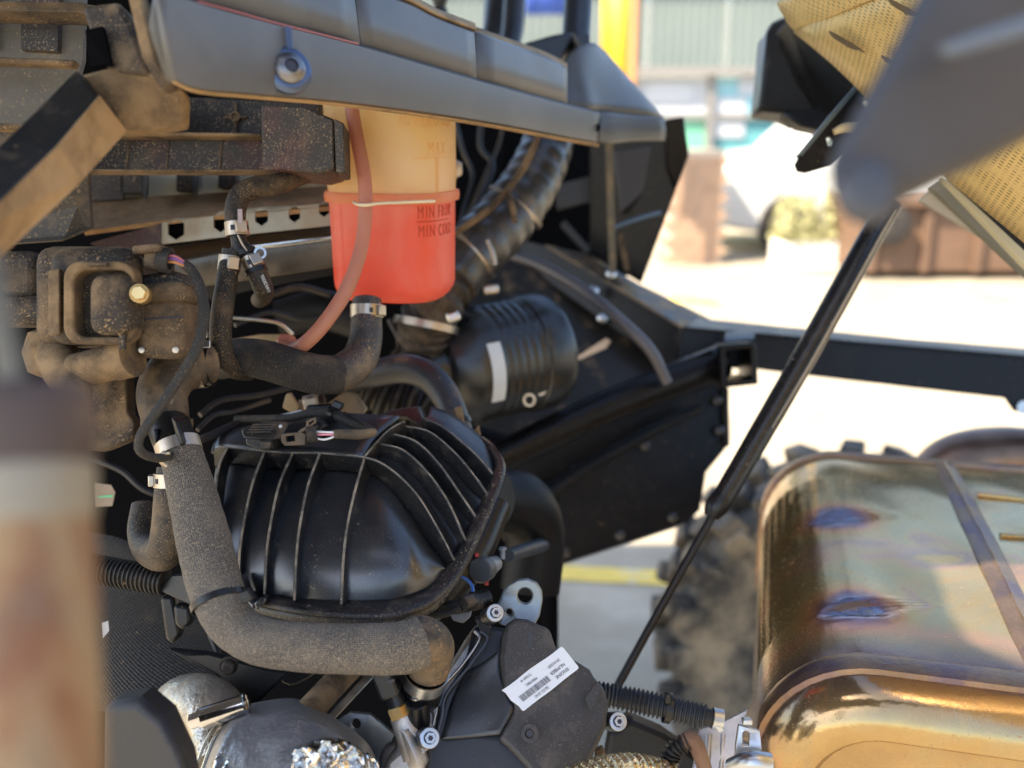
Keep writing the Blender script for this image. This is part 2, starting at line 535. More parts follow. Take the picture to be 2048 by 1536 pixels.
# shopfront: mullions and panes
mull = [1000, 1130, 1262, 1418, 1560, 1700, 1850, 2010, 2170]
for q in mull:
    x = xb(q, 300)
    box('mullion', (x, BD + .02, z_lint / 2), (.045, 0, 0), (0, .05, 0), (0, 0, z_lint / 2 - .1), m_fr, bl)
m_teal = plain('teal_window_film', (.12, .32, .35), .25, vary=.2, big=2)
m_green = plain('green_window_film', (.16, .45, .30), .3, vary=.2, big=2)
m_inner = plain('pale_interior', (.62, .64, .60), .7, vary=.25, big=1.2)
for i in range(len(mull) - 1):
    a, b = xb(mull[i], 300) + .05, xb(mull[i + 1], 300) - .05
    for (za, zc, mm) in ((zb(228), z_lint - .12, m_pane if i != 2 else m_poster), (.05, zb(238), m_teal if i in (3, 5) else (m_green if i == 2 else m_inner))):
        box('window_pane', ((a + b) / 2, BD + .06, (za + zc) / 2), ((b - a) / 2, 0, 0), (0, .008, 0), (0, 0, (zc - za) / 2), mm, bl)
    box('transom', ((a + b) / 2, BD + .03, zb(233)), ((b - a) / 2, 0, 0), (0, .04, 0), (0, 0, .035), m_fr, bl)
for (qx, qa, qb, w) in ((1462, 195, 275, 30), (1500, 150, 190, 22), (1340, 165, 205, 45)):
    box('poster', (xb(qx, 200), BD + .03, (zb(qa) + zb(qb)) / 2), (w / FPX * BD, 0, 0), (0, .004, 0), (0, 0, (zb(qa) - zb(qb)) / 2), m_poster, bl)
box('base_plinth', ((x0 + x1) / 2, BD - .02, .06), ((x1 - x0) / 2, 0, 0), (0, .12, 0), (0, 0, .06), m_post_w, bl)
box('side_wall', ((x0 + x1) / 2, BD + 3.4, z_eave / 2), ((x1 - x0) / 2, 0, 0), (0, .1, 0), (0, 0, z_eave / 2), m_post_w, bl)

# yellow banner with its rusty post, blue banner
DY = 9.0
yb = thing('yellow_banner', 'tall yellow banner on a rusty orange post behind the roll cage', 'banner', (xb(1240, 200, DY), DY, 0))
m_yel = plain('yellow_vinyl', (.85, .62, .05), .55, big=3)
m_rust = plain('rusty_post_paint', (.45, .20, .07), .7, big=5)
za, zc = zb(182, DY), zb(-120, DY)
V = []; F = []
xa, xe = xb(1204, 100, DY), xb(1258, 100, DY)
for i in range(9):
    t = i / 8; x = xa + (xe - xa) * t; y = DY + .03 * math.sin(t * 7)
    V += [(x, y, za), (x, y, zc)]
    if i: F.append((2 * i - 2, 2 * i, 2 * i + 1, 2 * i - 1))
make('banner_sheet', V, F, m_yel, yb, smooth=40, solid=.01)
xp = xb(1268, 100, DY)
lathe('post', (xp, DY, 0), (0, 0, 1), [(.035, 0), (.035, zc + .1), (.03, zc + .13)], m_rust, yb, seg=14)
bb = thing('blue_banner', 'small blue banner seen between the two roll cage bars', 'banner', (xb(1095, 0, 10.5), 10.5, 0))
m_blue = plain('blue_vinyl', (.03, .09, .42), .5)
V = []; F = []
for i in range(7):
    t = i / 6; x = xb(1050 + 95 * t, 0, 10.5)
    V += [(x, 10.5 + .02 * math.sin(t * 9), zb(30, 10.5)), (x, 10.5 + .02 * math.sin(t * 9), zb(-70, 10.5))]
    if i: F.append((2 * i - 2, 2 * i, 2 * i + 1, 2 * i - 1))
make('banner_sheet', V, F, m_blue, bb, smooth=40, solid=.008)
lathe('post', (xb(1147, 0, 10.5), 10.5, 0), (0, 0, 1), [(.03, 0), (.03, zb(-80, 10.5))], m_fr, bb, seg=12)

# orange-red planters/pillar at the workshop corner
op = thing('terracotta_pillar', 'terracotta orange brick pillar beyond the black side panel', 'pillar', (xb(1395, 560, 9.6), 9.6, 0))
m_terra = M('terracotta_brick', (.36, .23, .15), .85, vary=.25, big=9, bump=.6, bscale=90)
m_mort = plain('mortar', (.45, .38, .30), .9)
ww = .26; zt = zb(300, 9.6); zbot = 0
box('mortar_core', (xb(1390, 450, 9.6), 9.8, zt / 2), (ww - .012, 0, 0), (0, ww - .012, 0), (0, 0, zt / 2 - .002), m_mort, op)
proto = None; nr = int(zt / .085)
for r_ in range(nr):
    for c_ in range(2):
        cx = xb(1390, 450, 9.6) + (c_ - .5) * ww + (.03 if r_ % 2 else -.03)
        if proto is None:
            proto = box('brick', (cx, 9.8, r_ * .085 + .04), (ww / 2 - .008, 0, 0), (0, ww, 0), (0, 0, .036), m_terra, op)
        else:
            o = proto.copy(); COL.objects.link(o); o.location = tuple(np.array((cx, 9.8, r_ * .085 + .04)) - W[op.name])

# white car parked in front of the shopfront
cw = thing('parked_car', 'white parked car in front of the glazed workshop', 'car', (xb(1530, 540, 10.2), 10.2, 0))
m_car = M('white_car_paint', (.62, .62, .60), .28, coat=.5, vary=.02)
m_glass = plain('tinted_car_glass', (.06, .08, .08), .08, spec=.8)
m_tyre = M('tyre_rubber', (.022, .021, .020), .8, dust=.3, speck=.2)
cx0 = xb(1425, 540, 10.2)
prof = [(0, .30), (0, .80), (.10, .95), (.75, 1.05), (1.25, 1.52), (2.7, 1.56), (3.35, 1.10), (3.8, 1.02), (3.9, .75), (3.9, .30), (3.5, .24), (.4, .24)]
fr = np.array([(cx0 + a * .95, 10.2, b) for a, b in prof])
prism_w('body', fr, (0, 1.6, 0), m_car, cw, bev=.05, bseg=3)
for (a, b, c, d) in ((1.05, 1.08, 1.85, 1.46), (1.92, 1.08, 2.75, 1.48)):
    prism_w('window', np.array([(cx0 + q * .95, 10.185, w) for q, w in ((a, b), (c, b), (c - .02, d), (a + (.32 if a < 1.5 else .0), d))]), (0, .012, 0), m_glass, cw)
for a in (.8, 3.1):
    wl = lathe('wheel', (cx0 + a * .95, 10.15, .31), (0, 1, 0), [(.18, .02), (.30, 0), (.31, .04), (.31, .18), (.18, .2)], m_tyre, cw, seg=26)
    lathe('rim', (cx0 + a * .95, 10.14, .31), (0, 1, 0), [(.06, 0), (.18, .015), (.19, .04)], m_zinc, wl, seg=20)
# low hedge-like planter below
pb = thing('planter_trough', 'long low planter with pale yellow green foliage beside the white car', 'planter', (xb(1640, 540, 9.3), 9.3, 0))
m_plant = M('dry_yellow_green_leaves', (.42, .40, .20), .7, vary=.35, big=30)
box('trough', (xb(1640, 530, 9.3), 9.3, .13), (.45, 0, 0), (0, .16, 0), (0, 0, .13), m_post_w, pb, bev=.02)
V = []; F = []
cxp = xb(1640, 530, 9.3)
for i in range(1500):
    c = np.array((cxp + random.uniform(-.45, .45), 9.3 + random.uniform(-.2, .2), .26 + abs(random.gauss(0, .22))))
    a = nrm(np.random.randn(3)) * .035; b = nrm(np.cross(a, np.random.randn(3))) * .018
    k = len(V); V += [c - a, c + b, c + a, c - b]; F.append((k, k + 1, k + 2, k + 3))
lf = make('foliage', V, F, m_plant, pb, smooth=0); lf['kind'] = 'stuff'
# brown low wall at the right
bw = thing('brown_skip', 'rust brown steel skip standing at the yard edge under the raised bed', 'skip', (xb(1950, 530, 8.6), 8.6, 0))
m_brown = M('brown_painted_steel', (.13, .075, .045), .7, vary=.2, big=4)
xa, xe = xb(1715, 500, 8.6), xb(2300, 500, 8.6); ztop = zb(395, 8.6)
box('body', ((xa + xe) / 2, 9.1, ztop / 2 + .03), ((xe - xa) / 2, 0, 0), (0, .5, 0), (0, 0, ztop / 2 - .03), m_brown, bw, bev=.02)
for i in range(6):
    x = xa + .12 + (xe - xa - .24) * i / 5
    box('stiffener', (x, 8.575, ztop / 2), (.04, 0, 0), (0, .028, 0), (0, 0, ztop / 2 - .06), m_brown, bw, bev=.01)
box('rim_rail', ((xa + xe) / 2, 8.56, ztop - .03), ((xe - xa) / 2 + .03, 0, 0), (0, .05, 0), (0, 0, .04), m_brown, bw, bev=.01)
lathe('wheel', (xb(1785, 450, 8.45), 8.42, zb(450, 8.45)), (0, 1, 0), [(.10, 0), (.16, .02), (.17, .05), (.17, .11), (.1, .12)], m_tyre, bw, seg=24)
# ================================================================ vehicle: frame, tyre, bed
# ---- roll cage with an unseen roof sheet added to shade the engine bay
rc = thing('roll_cage', 'blue black tubular roll cage bars rising behind the grey trim', 'roll cage', P(1080, 120, 1.35))
m_cage = M('satin_black_tube', (.016, .019, .026), .34, speck=.04)
tube('cage_bar', [(1022, -420, 1.72, 34), (1004, 0, 1.62, 34), (985, 110, 1.6, 34)], m_cage, rc, seg=22)
tube('cage_bar', [(1046, -420, 1.50, 22), (1030, 0, 1.48, 22), (1018, 110, 1.46, 22)], m_cage, rc, seg=18)
tube('cage_bar', [(1180, -420, 1.34, 29), (1157, 0, 1.27, 29), (1150, 105, 1.25, 29)], m_cage, rc, seg=22)
prism('foot_bracket', [(1030, 112, 1.22), (1050, 84, 1.22), (1105, 68, 1.22), (1140, 62, 1.22), (1152, 70, 1.22), (1112, 138, 1.22), (1085, 130, 1.22)], .05, m_cage, rc, bev=.004)
prism('foot_bracket', [(1142, 62, 1.20), (1180, 66, 1.20), (1184, 118, 1.20), (1168, 100, 1.20), (1156, 92, 1.20)], .05, m_cage, rc, bev=.003)
prism_w('unseen_shade_roof', [(-1.78, -.44, 2.02), (.10, -.44, 2.02), (.10, .13, 2.02), (-.39, .145, 2.02), (-.43, .20, 2.02), (-.425, .25, 2.02), (-.395, .357, 2.02), (.10, .357, 2.02), (.10, 2.08, 2.02), (-1.78, 2.08, 2.02)], (0, 0, .05), m_cage, rc, bev=.008)  # unseen roof; notch and extensions shaped for the muffler's sun patch

# ---- grey seat-back trim
def dF(x):
    return 1.0 / (2.0 - 1.048 * (x - 300) / 895.0)
def pf(x, y, dd=0.0):
    return (x, y, dF(x) + dd)
tr = thing('seat_back_trim', 'grey textured plastic trim ledge running across the top of the engine bay', 'trim', P(760, 215, .7))
lower_top = [(318, -30), (390, 0), (540, 42), (720, 88), (955, 157), (1130, 206), (1203, 224)]
lower_bot = [(345, 160), (400, 181), (540, 194), (720, 211), (955, 244), (1130, 276), (1197, 287)]
rows = [[pf(x, y, .006) for x, y in lower_top],
        [pf(x, y + 5, -.001) for x, y in lower_top],
        [pf(a[0] * .5 + b[0] * .5, a[1] * .5 + b[1] * .5, -.004) for a, b in zip(lower_top, lower_bot)],
        [pf(x, y - 5, 0) for x, y in lower_bot], [pf(x, y, .006) for x, y in lower_bot],
        [pf(x, y + 7, .02) for x, y in lower_bot], [pf(x, y + 3, .06) for x, y in lower_bot]]
patch('front_band', rows[:5], m_grey, tr, su=5, sv=1, solid=.004, smooth=25)
patch('dusty_lower_lip', [[(p[0], p[1] + 1.5, p[2]) for p in rows[4]], rows[5], rows[6]], m_greyd, tr, su=5, sv=3, solid=.004)
# rounded left end of the band
patch('end_cap', [[(388, -4, .548), (345, -20, .53), (312, -30, .52)], [(400, 60, .553), (345, 50, .53), (300, 40, .525)],
                  [(405, 120, .556), (350, 105, .535), (312, 100, .53)], [(402, 182, .556), (365, 168, .545), (335, 150, .54)]], m_grey, tr, su=4, sv=4, solid=.006)
up_top = [(470, -130), (560, -95), (708, -32), (815, 4), (870, 32), (950, 62), (1090, 112), (1135, 136)]
up_bot = [(395, -3), (560, 46), (722, 88), (820, 118), (880, 136), (955, 157), (1085, 194), (1135, 207)]
segs = [(0, 2, 0, -1.6), (2, 5, 1.6, -1.2), (5, 7, 1.2, 0)]
for a, b, o1, o2 in segs:
    tp, bt = [list(q) for q in up_top[a:b + 1]], [list(q) for q in up_bot[a:b + 1]]
    tp[0][0] += o1; bt[0][0] += o1; tp[-1][0] += o2; bt[-1][0] += o2
    rr = [[pf(x, y, .035) for x, y in tp], [pf(x, y + 5, .022) for x, y in tp],
          [pf((p[0] + q[0]) / 2, (p[1] + q[1]) / 2, .012) for p, q in zip(tp, bt)], [pf(x, y - 1, .008) for x, y in bt]]
    patch('upper_panel', rr, m_grey, tr, su=4, sv=1, solid=.004, smooth=14)
    patch('dusty_top_edge', [[pf(x, y - 9, .075) for x, y in tp], [pf(x, y - 3, .04) for x, y in tp], [pf(x, y + 1, .0345) for x, y in tp]], m_greyd, tr, su=4, sv=2, solid=.003)
# corner tower and end of the ledge
m_tower = M('brown_grey_corner_plastic', (.062, .057, .050), .42, bump=.12, bscale=2000, speck=.12, dust=.12)  # darker brown-grey plastic of the tower and end ledge
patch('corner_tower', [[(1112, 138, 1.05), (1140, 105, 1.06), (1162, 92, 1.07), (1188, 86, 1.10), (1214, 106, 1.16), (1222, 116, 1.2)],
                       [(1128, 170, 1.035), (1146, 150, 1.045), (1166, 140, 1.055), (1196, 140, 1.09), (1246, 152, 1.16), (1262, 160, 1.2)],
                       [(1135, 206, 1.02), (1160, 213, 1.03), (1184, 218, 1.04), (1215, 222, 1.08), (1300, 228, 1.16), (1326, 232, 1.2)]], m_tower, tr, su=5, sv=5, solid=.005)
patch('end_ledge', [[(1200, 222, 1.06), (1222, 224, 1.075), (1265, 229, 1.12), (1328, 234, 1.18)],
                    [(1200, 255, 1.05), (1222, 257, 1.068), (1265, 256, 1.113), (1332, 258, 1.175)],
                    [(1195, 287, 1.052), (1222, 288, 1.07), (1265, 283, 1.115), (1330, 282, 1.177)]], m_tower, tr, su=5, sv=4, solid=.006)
lathe('bolt_hole', P(1193, 256, 1.046), -FW, [(.004, 0), (.004, .0015)], m_void, tr, seg=14)
tube('red_reflection_line', [(x, y + 1, dF(x) + .002, 2.4) for x, y in ((395, 2), (470, 22), (540, 42), (630, 65), (716, 87))], plain('red_reflection', (.42, .13, .11), .5), tr, seg=8)  # painted red line standing in for a reflection on the crease
m_scr = M('dull_screw_steel', (.20, .20, .21), .38, .9, speck=.1)
# big screw with washer in the band
ax_s = nrm(-FW + RT * .55 + UP * .12)
c_s = P(575, 142, dF(575) - .004)
ws = lathe('screw_washer', c_s, ax_s, [(.0145, -.001), (.0145, .002), (.0125, .0035), (.0105, .004)], plain('blue_anodised_washer', (.09, .12, .19), .35, .7), tr, seg=32)
sc = lathe('screw_head', c_s + ax_s * .0038, ax_s, [(.0095, 0), (.0095, .002), (.0075, .0045), (.0042, .0055), (.004, .003)], m_scr, ws, seg=28)
lathe('screw_recess', c_s + ax_s * .0068, ax_s, [(.0042, 0), (.0038, .0016)], m_ink, ws, seg=6)
prism('slot', [(570, 52, dF(573) - .0045), (582, 54, dF(573) - .0045), (586, 98, dF(573) - .0045), (574, 98, dF(573) - .0045)], .002, plain('dark_blue_slot', (.05, .08, .16), .4), tr)  # slot drawn as a dark blue plate

# ---- small black knob on the ledge behind
kn = lathe('antenna_mount', P(880, 34, 1.3), UP, [(.010, 0), (.010, .01), (.006, .012), (.009, .02), (.011, .026), (.011, .035), (.006, .04), (.005, .09)], m_blackc, None, seg=18)
tag(kn, 'small black stubby mount standing on the ledge left of the roll cage', 'mount')

# ---- frame: far rail, kinked diagonal, stub, tube brace
fr_ = thing('frame_rail', 'long black steel frame rail along the far side of the engine bay', 'frame rail', P(1700, 800, 1.3))
prism('rail_web', [(1362, 655, 1.36), (1500, 668, 1.355), (1800, 690, 1.34), (2160, 722, 1.31), (2900, 788, 1.255), (2900, 874, 1.255), (2160, 812, 1.31), (2052, 806, 1.31), (2048, 824, 1.31), (2030, 822, 1.31), (2012, 796, 1.315), (1800, 772, 1.34), (1545, 742, 1.355), (1515, 738, 1.355), (1400, 734, 1.36), (1352, 740, 1.362)], .006, m_frame, fr_, bev=.0015)
prism('rail_flange', [(1362, 653, 1.357), (2160, 720, 1.307), (2900, 786, 1.252), (2900, 770, 1.30), (2160, 706, 1.36), (1800, 676, 1.385), (1395, 636, 1.40)], .004, m_frame, fr_, vec=-UP, bev=.001)
lathe('eyelet', P(2046, 815, 1.309), -FW, [(.0055, -.001), (.009, .001), (.009, .002), (.0055, .002)], m_zinc, fr_, seg=20)
dg = thing('diagonal_brace', 'black folded steel brace dropping from the side panel to the frame rail', 'brace', P(1250, 650, 1.35))
prism('brace_web', [(1010, 470, 1.5), (1090, 490, 1.46), (1200, 555, 1.41), (1362, 652, 1.355), (1352, 742, 1.357), (1310, 715, 1.37), (1200, 640, 1.41), (1090, 560, 1.46)], .006, m_frame, dg, bev=.0015)
prism('brace_flange', [(1090, 488, 1.458), (1200, 553, 1.407), (1362, 651, 1.352), (1420, 637, 1.42), (1375, 618, 1.44), (1275, 566, 1.46), (1180, 510, 1.50)], .004, M('dusty_flange', (.03, .03, .03), .5, dust=.6, up=.2), dg, vec=-UP, bev=.001)
for (x, y, d) in ((1186, 582, 1.395), (1222, 548, 1.40), (1205, 636, 1.40)):
    lathe('rivet', P(x, y, d), -FW + UP * .3, [(.008, 0), (.008, .004), (.004, .007)], m_zinc, dg, seg=14)
# square tube stub, open end
sb = thing('square_tube_stub', 'short open ended square steel tube stub welded under the rail', 'tube stub', P(1478, 770, 1.2))
so = [(1440, 690, 1.19), (1512, 685, 1.19), (1516, 768, 1.19), (1443, 776, 1.19)]
si = [(1451, 701, 1.19), (1502, 697, 1.19), (1506, 758, 1.19), (1453, 765, 1.19)]
holed('tube_shell', so, [si], .16, m_frame, sb, bev=.0015, vec=FW + RT * .12 + UP * .05)
prism('weld_plate', [(1448, 684, 1.23), (1508, 679, 1.23), (1512, 660, 1.26), (1452, 664, 1.26)], .006, m_frame, sb, bev=.001)
rb = tube('brace_tube', [(980, 925, 1.15, 32), (1200, 820, 1.2, 34), (1445, 722, 1.24, 34)], m_frame, None, seg=24)
tag(rb, 'thick black round brace tube running diagonally behind the air cleaner to the stub', 'brace tube')
fl = prism('brace_fin', [(1000, 895, 1.17), (1420, 700, 1.22), (1428, 708, 1.22), (1330, 775, 1.21), (1020, 940, 1.17)], .003, m_frame, None)
tag(fl, 'thin black fin plate along the upper side of the round brace tube', 'plate')

# ---- black splash shield and side panel, backdrop painting in the bay's darkness
m_shield = M('black_shield_plastic', (.005, .006, .008), .36, spec=.16, speck=.26, bump=.06, bscale=900, dust=.1)
sh = thing('splash_shield', 'large black plastic splash shield below the round brace tube', 'shield', P(1250, 1130, 1.3))
prism('shield_sheet', [(1040, 985, 1.30), (1000, 900, 1.32), (1300, 790, 1.34), (1440, 728, 1.36), (1455, 740, 1.36), (1457, 890, 1.36), (1412, 945, 1.355), (1400, 1020, 1.35), (1372, 1048, 1.345), (1115, 1132, 1.30), (1084, 1060, 1.29)], .005, m_shield, sh, bev=.0012)
prism('shield_edge', [(1446, 772, 1.35), (1458, 776, 1.35), (1460, 892, 1.35), (1448, 896, 1.35)], .03, m_shield, sh, bev=.002)
tube('shield_fold', [(1015, 1075, 1.17, 14), (1095, 985, 1.24, 16), (1290, 868, 1.29, 14), (1400, 815, 1.31, 10)], m_shield, sh, seg=12)
sp = thing('fender_panel', 'black ribbed side panel under the right end of the grey trim', 'panel', P(1290, 560, 1.4))
prism('panel_sheet', [(1180, 270, 1.44), (1330, 240, 1.36), (1368, 234, 1.34), (1378, 310, 1.35), (1283, 566, 1.42), (1180, 505, 1.5)], .006, m_shield, sp, bev=.001)
prism('panel_edge', [(1330, 238, 1.31), (1368, 232, 1.31), (1378, 312, 1.33), (1352, 380, 1.36), (1335, 330, 1.34)], .02, m_frame, sp, bev=.003)
prism('stay_strip', [(1211, 284, 1.30), (1226, 284, 1.30), (1232, 545, 1.36), (1219, 545, 1.36)], .004, M('tan_stay', (.10, .085, .06), .5, dust=.4, up=0), sp)
prism('stay_strip', [(1236, 470, 1.38), (1246, 468, 1.38), (1260, 540, 1.40), (1250, 542, 1.40)], .004, m_dirt, sp)
tube('stay_rod', [(1228, 455, 1.36, 5), (1270, 440, 1.36, 5), (1322, 425, 1.36, 5)], plain('blue_grey_rod', (.10, .14, .18), .35, .5), sp, seg=10)
prism('inner_pocket', [(1225, 300, 1.40), (1310, 285, 1.38), (1290, 385, 1.40), (1240, 430, 1.42)], .01, plain('dark_grey_pocket', (.03, .03, .035), .5), sp, bev=.004)
bk = thing('darkness_backdrop', 'near black backdrop standing in for the darkness behind the engine parts', 'backdrop', P(900, 1100, 1.6))  # backdrop added to paint in the darkness between the parts
prism('backdrop_sheet', [(-300, -300, 1.62), (690, -160, 1.62), (700, 180, 1.62), (1275, 180, 1.62), (1285, 520, 1.62), (1110, 700, 1.62), (1108, 1300, 1.62), (900, 1700, 1.5), (-200, 1700, 1.5)], .01, m_void, bk)
prism('backdrop_fold', [(690, 250, 1.45), (1010, 262, 1.55), (1000, 420, 1.55), (700, 470, 1.45)], .006, m_void, bk)
tube('black_post', [(1098, 965, 1.28, 17), (1100, 1150, 1.24, 17), (1100, 1330, 1.2, 17)], m_void, bk, seg=14)
# dim stepped brackets in the shadow
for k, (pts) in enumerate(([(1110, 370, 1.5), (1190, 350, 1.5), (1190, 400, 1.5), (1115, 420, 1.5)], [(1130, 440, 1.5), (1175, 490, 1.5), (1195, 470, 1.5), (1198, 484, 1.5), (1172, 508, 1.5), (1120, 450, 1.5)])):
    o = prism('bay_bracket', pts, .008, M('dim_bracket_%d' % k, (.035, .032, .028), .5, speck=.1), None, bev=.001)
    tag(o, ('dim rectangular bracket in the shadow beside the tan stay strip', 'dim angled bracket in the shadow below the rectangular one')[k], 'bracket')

for (x, y, d) in ((1130, 1105, 1.295), (1240, 1070, 1.315), (1345, 1035, 1.335), (1435, 800, 1.35), (1440, 860, 1.35), (1150, 940, 1.305), (1290, 890, 1.325)):
    lathe('push_rivet', P(x, y, d), -FW, [(.007, 0), (.007, .002), (.004, .004)], M('rivet_black', (.02, .02, .022), .35, speck=.3), sh, seg=14)
tube('scuffed_edge', [(1118, 1130, 1.296, 2.2), (1250, 1087, 1.318, 2.2), (1368, 1047, 1.338, 2.2)], M('scuffed_plastic', (.09, .085, .08), .5, speck=.5), sh, seg=8)
# ---- rear tyre
ty = thing('rear_tyre', 'knobbly muddy rear tyre behind the gas strut and muffler', 'tyre', P(1700, 1500, 1.9))
m_mud = M('muddy_tyre_rubber', (.030, .028, .026), .8, dust=.50, speck=.55, dustcol=(.42, .33, .22), bump=.9, bscale=160, big=9, up=.1)
ct = P(1690, 1272, 1.95); axt = nrm(np.array((-.10, -1, .05)))
rT = PX(1.95, 372)
lathe('carcass', ct, axt, [(.16, .04), (.17, .10), (rT * .72, .135), (rT * .88, .12), (rT * .94, .08), (rT * .95, 0), (rT * .94, -.10), (rT * .86, -.14), (.17, -.14), (.16, .0)], m_mud, ty, seg=64)
wm = lathe('wheel_disc', ct + axt * .02, axt, [(.02, .02), (.07, .03), (.12, .0), (.165, .045), (.172, .06), (.172, -.05)], M('muddy_wheel', (.07, .055, .04), .7, dust=.6, up=.0), ty, seg=40)
a_ = nrm(np.cross(axt, (0, 0, 1))); b_ = np.cross(axt, a_)
protos = {}
NL = 24
for k in range(NL):
    t = 2 * math.pi * k / NL
    for row, (off, lead, hw) in enumerate(((.095, .0, .040), (.02, .5, .030), (-.06, .0, .038))):
        tt = t + lead * 2 * math.pi / NL
        rad = a_ * math.cos(tt) + b_ * math.sin(tt); tg = np.cross(axt, rad)
        c = ct + rad * (rT * .965) + axt * off
        sk = (.35 if k % 2 else -.35)
        tgk = nrm(tg + axt * sk); axk = nrm(np.cross(tgk, rad))
        o = box('tread_lug', c, tgk * .021, axk * hw, rad * .022, m_mud, ty, bev=.004, bseg=1)
    # shoulder lug
    rad = a_ * math.cos(t) + b_ * math.sin(t); tg = np.cross(axt, rad)
    box('shoulder_lug', ct + rad * (rT * .88) + axt * .122, tg * .022, nrm(rad + axt * .5) * .034, nrm(axt - rad * .3) * .014, m_mud, ty, bev=.004, bseg=1)

# ---- raised cargo bed: underside heat shield, tub end, brackets, rails
cb = thing('cargo_bed', 'underside of the tilted cargo bed lined with dimpled golden heat shield', 'cargo bed', P(1900, 480, 1.0))
def foilmat():
    m = M('gold_dimpled_foil', (.84, .62, .26), .45, .3, bump=.15, bscale=260, vary=.12, big=16, dust=.35, dustcol=(.55, .40, .20), up=0, speck=.1)
    nt = m.node_tree; bs = nt.nodes['Principled BSDF']
    uv = nt.nodes.new('ShaderNodeUVMap'); s = nt.nodes.new('ShaderNodeSeparateXYZ'); nt.links.new(uv.outputs[0], s.inputs[0])
    u = mth(nt, 'MULTIPLY', s.outputs[0], 1 / .0062); v = mth(nt, 'MULTIPLY', s.outputs[1], 1 / .0058)
    row = mth(nt, 'FLOOR', v)
    fu = mth(nt, 'FRACT', mth(nt, 'ADD', u, mth(nt, 'MULTIPLY', row, .5))); fv = mth(nt, 'FRACT', v)
    du = mth(nt, 'ABSOLUTE', mth(nt, 'SUBTRACT', fu, .5)); dv = mth(nt, 'ABSOLUTE', mth(nt, 'SUBTRACT', fv, .5))
    geo = nt.nodes.new('ShaderNodeNewGeometry'); clog = ramp(nt, noisef(nt, geo.outputs['Position'], 38, 4, .65), .36, .5)
    hole = mth(nt, 'MULTIPLY', mth(nt, 'MULTIPLY', mth(nt, 'LESS_THAN', du, .27), mth(nt, 'LESS_THAN', dv, .17)), clog)
    old = bs.inputs['Base Color'].links[0].from_socket
    nt.links.new(mixc(nt, mth(nt, 'MULTIPLY', hole, .8), old, (.10, .06, .02)), bs.inputs['Base Color'])
    bp = [n for n in nt.nodes if n.type == 'BUMP'][0]
    oldh = bp.inputs['Height'].links[0].from_socket
    nt.links.new(mth(nt, 'SUBTRACT', oldh, mth(nt, 'MULTIPLY', hole, .8)), bp.inputs['Height'])
    return m
m_foil = foilmat()
E1 = P(1588, 62, .97); E2 = P(2068, 508, .80)
ed = nrm(E2 - E1)                      # bed's far side edge: down to the right
near = nrm(np.array((.10, -1.0, .06)))    # across the bed, towards the viewer
EL = np.linalg.norm(E2 - E1)
def bedp(u, v, off=0.0):
    nb = nrm(np.cross(near, ed))
    return E1 + ed * u + near * v + nb * off
V = []; F = []; UV = []
nu, nv = 30, 30
for i in range(nu + 1):
    for j in range(nv + 1):
        u = -0.0 + (EL + .55) * i / nu; v = 1.0 * j / nv
        w = .006 * math.exp(-((u - .13) / .05) ** 2) * math.sin(v * 9) + .003 * math.sin(u * 23 + v * 11)
        V.append(bedp(u, v, w))
for i in range(nu):
    for j in range(nv):
        k = i * (nv + 1) + j
        F.append((k, k + 1, k + nv + 2, k + nv + 1))
        q = lambda a, b: ((EL + .55) * a / nu, 1.0 * b / nv)
        UV.append((q(i, j), q(i, j + 1), q(i + 1, j + 1), q(i + 1, j)))
make('heat_shield', V, F, m_foil, cb, uvs=UV, smooth=40, solid=.0015, solid_off=1)
# rolled front edge of the foil that turns upwards
Vr = []; Fr = []; UVr = []
up_b = nrm(UP * .9 - ed * .25)
for j in range(31):
    v = 1.0 * j / 30
    for k in range(7):
        a = k / 6 * R(60)
        c = bedp(0, v) + (-ed) * .03 * math.sin(a) + up_b * .03 * (1 - math.cos(a)) + (up_b * .0)
        Vr.append(c)
for j in range(30):
    for k in range(6):
        q = j * 7 + k
        Fr.append((q, q + 1, q + 8, q + 7)); UVr.append(((k * .005, j / 30), (k * .005 + .005, j / 30), (k * .005 + .005, (j + 1) / 30), (k * .005, (j + 1) / 30)))
make('heat_shield_lip', Vr, Fr, m_foil, cb, uvs=UVr, smooth=60, solid=.0015)
prism_w('bed_floor', [bedp(-.01, .0, .012), bedp(EL + .55, .0, .012), bedp(EL + .55, 1.0, .012), bedp(-.01, 1.0, .012)], nrm(np.cross(near, ed)) * .02, m_shield, cb)
# torn burnt holes in the foil
for (u, v, a, b, rot) in ((.035, .085, .020, .006, .5), (.075, .12, .013, .0045, .6), (.02, .21, .016, .005, .4)):
    ang = [2 * math.pi * k / 14 for k in range(14)]
    ptsw = [bedp(u + (a * math.cos(t) * math.cos(rot) - b * math.sin(t) * math.sin(rot)) * (1 + .25 * math.sin(3 * t)), v + (a * math.cos(t) * math.sin(rot) + b * math.sin(t) * math.cos(rot)), -.008) for t in ang]
    prism_w('burnt_patch', ptsw, nrm(np.cross(near, ed)) * .001, M('burnt_foil', (.16, .12, .075), .6, .4, bump=.6, bscale=300), cb)
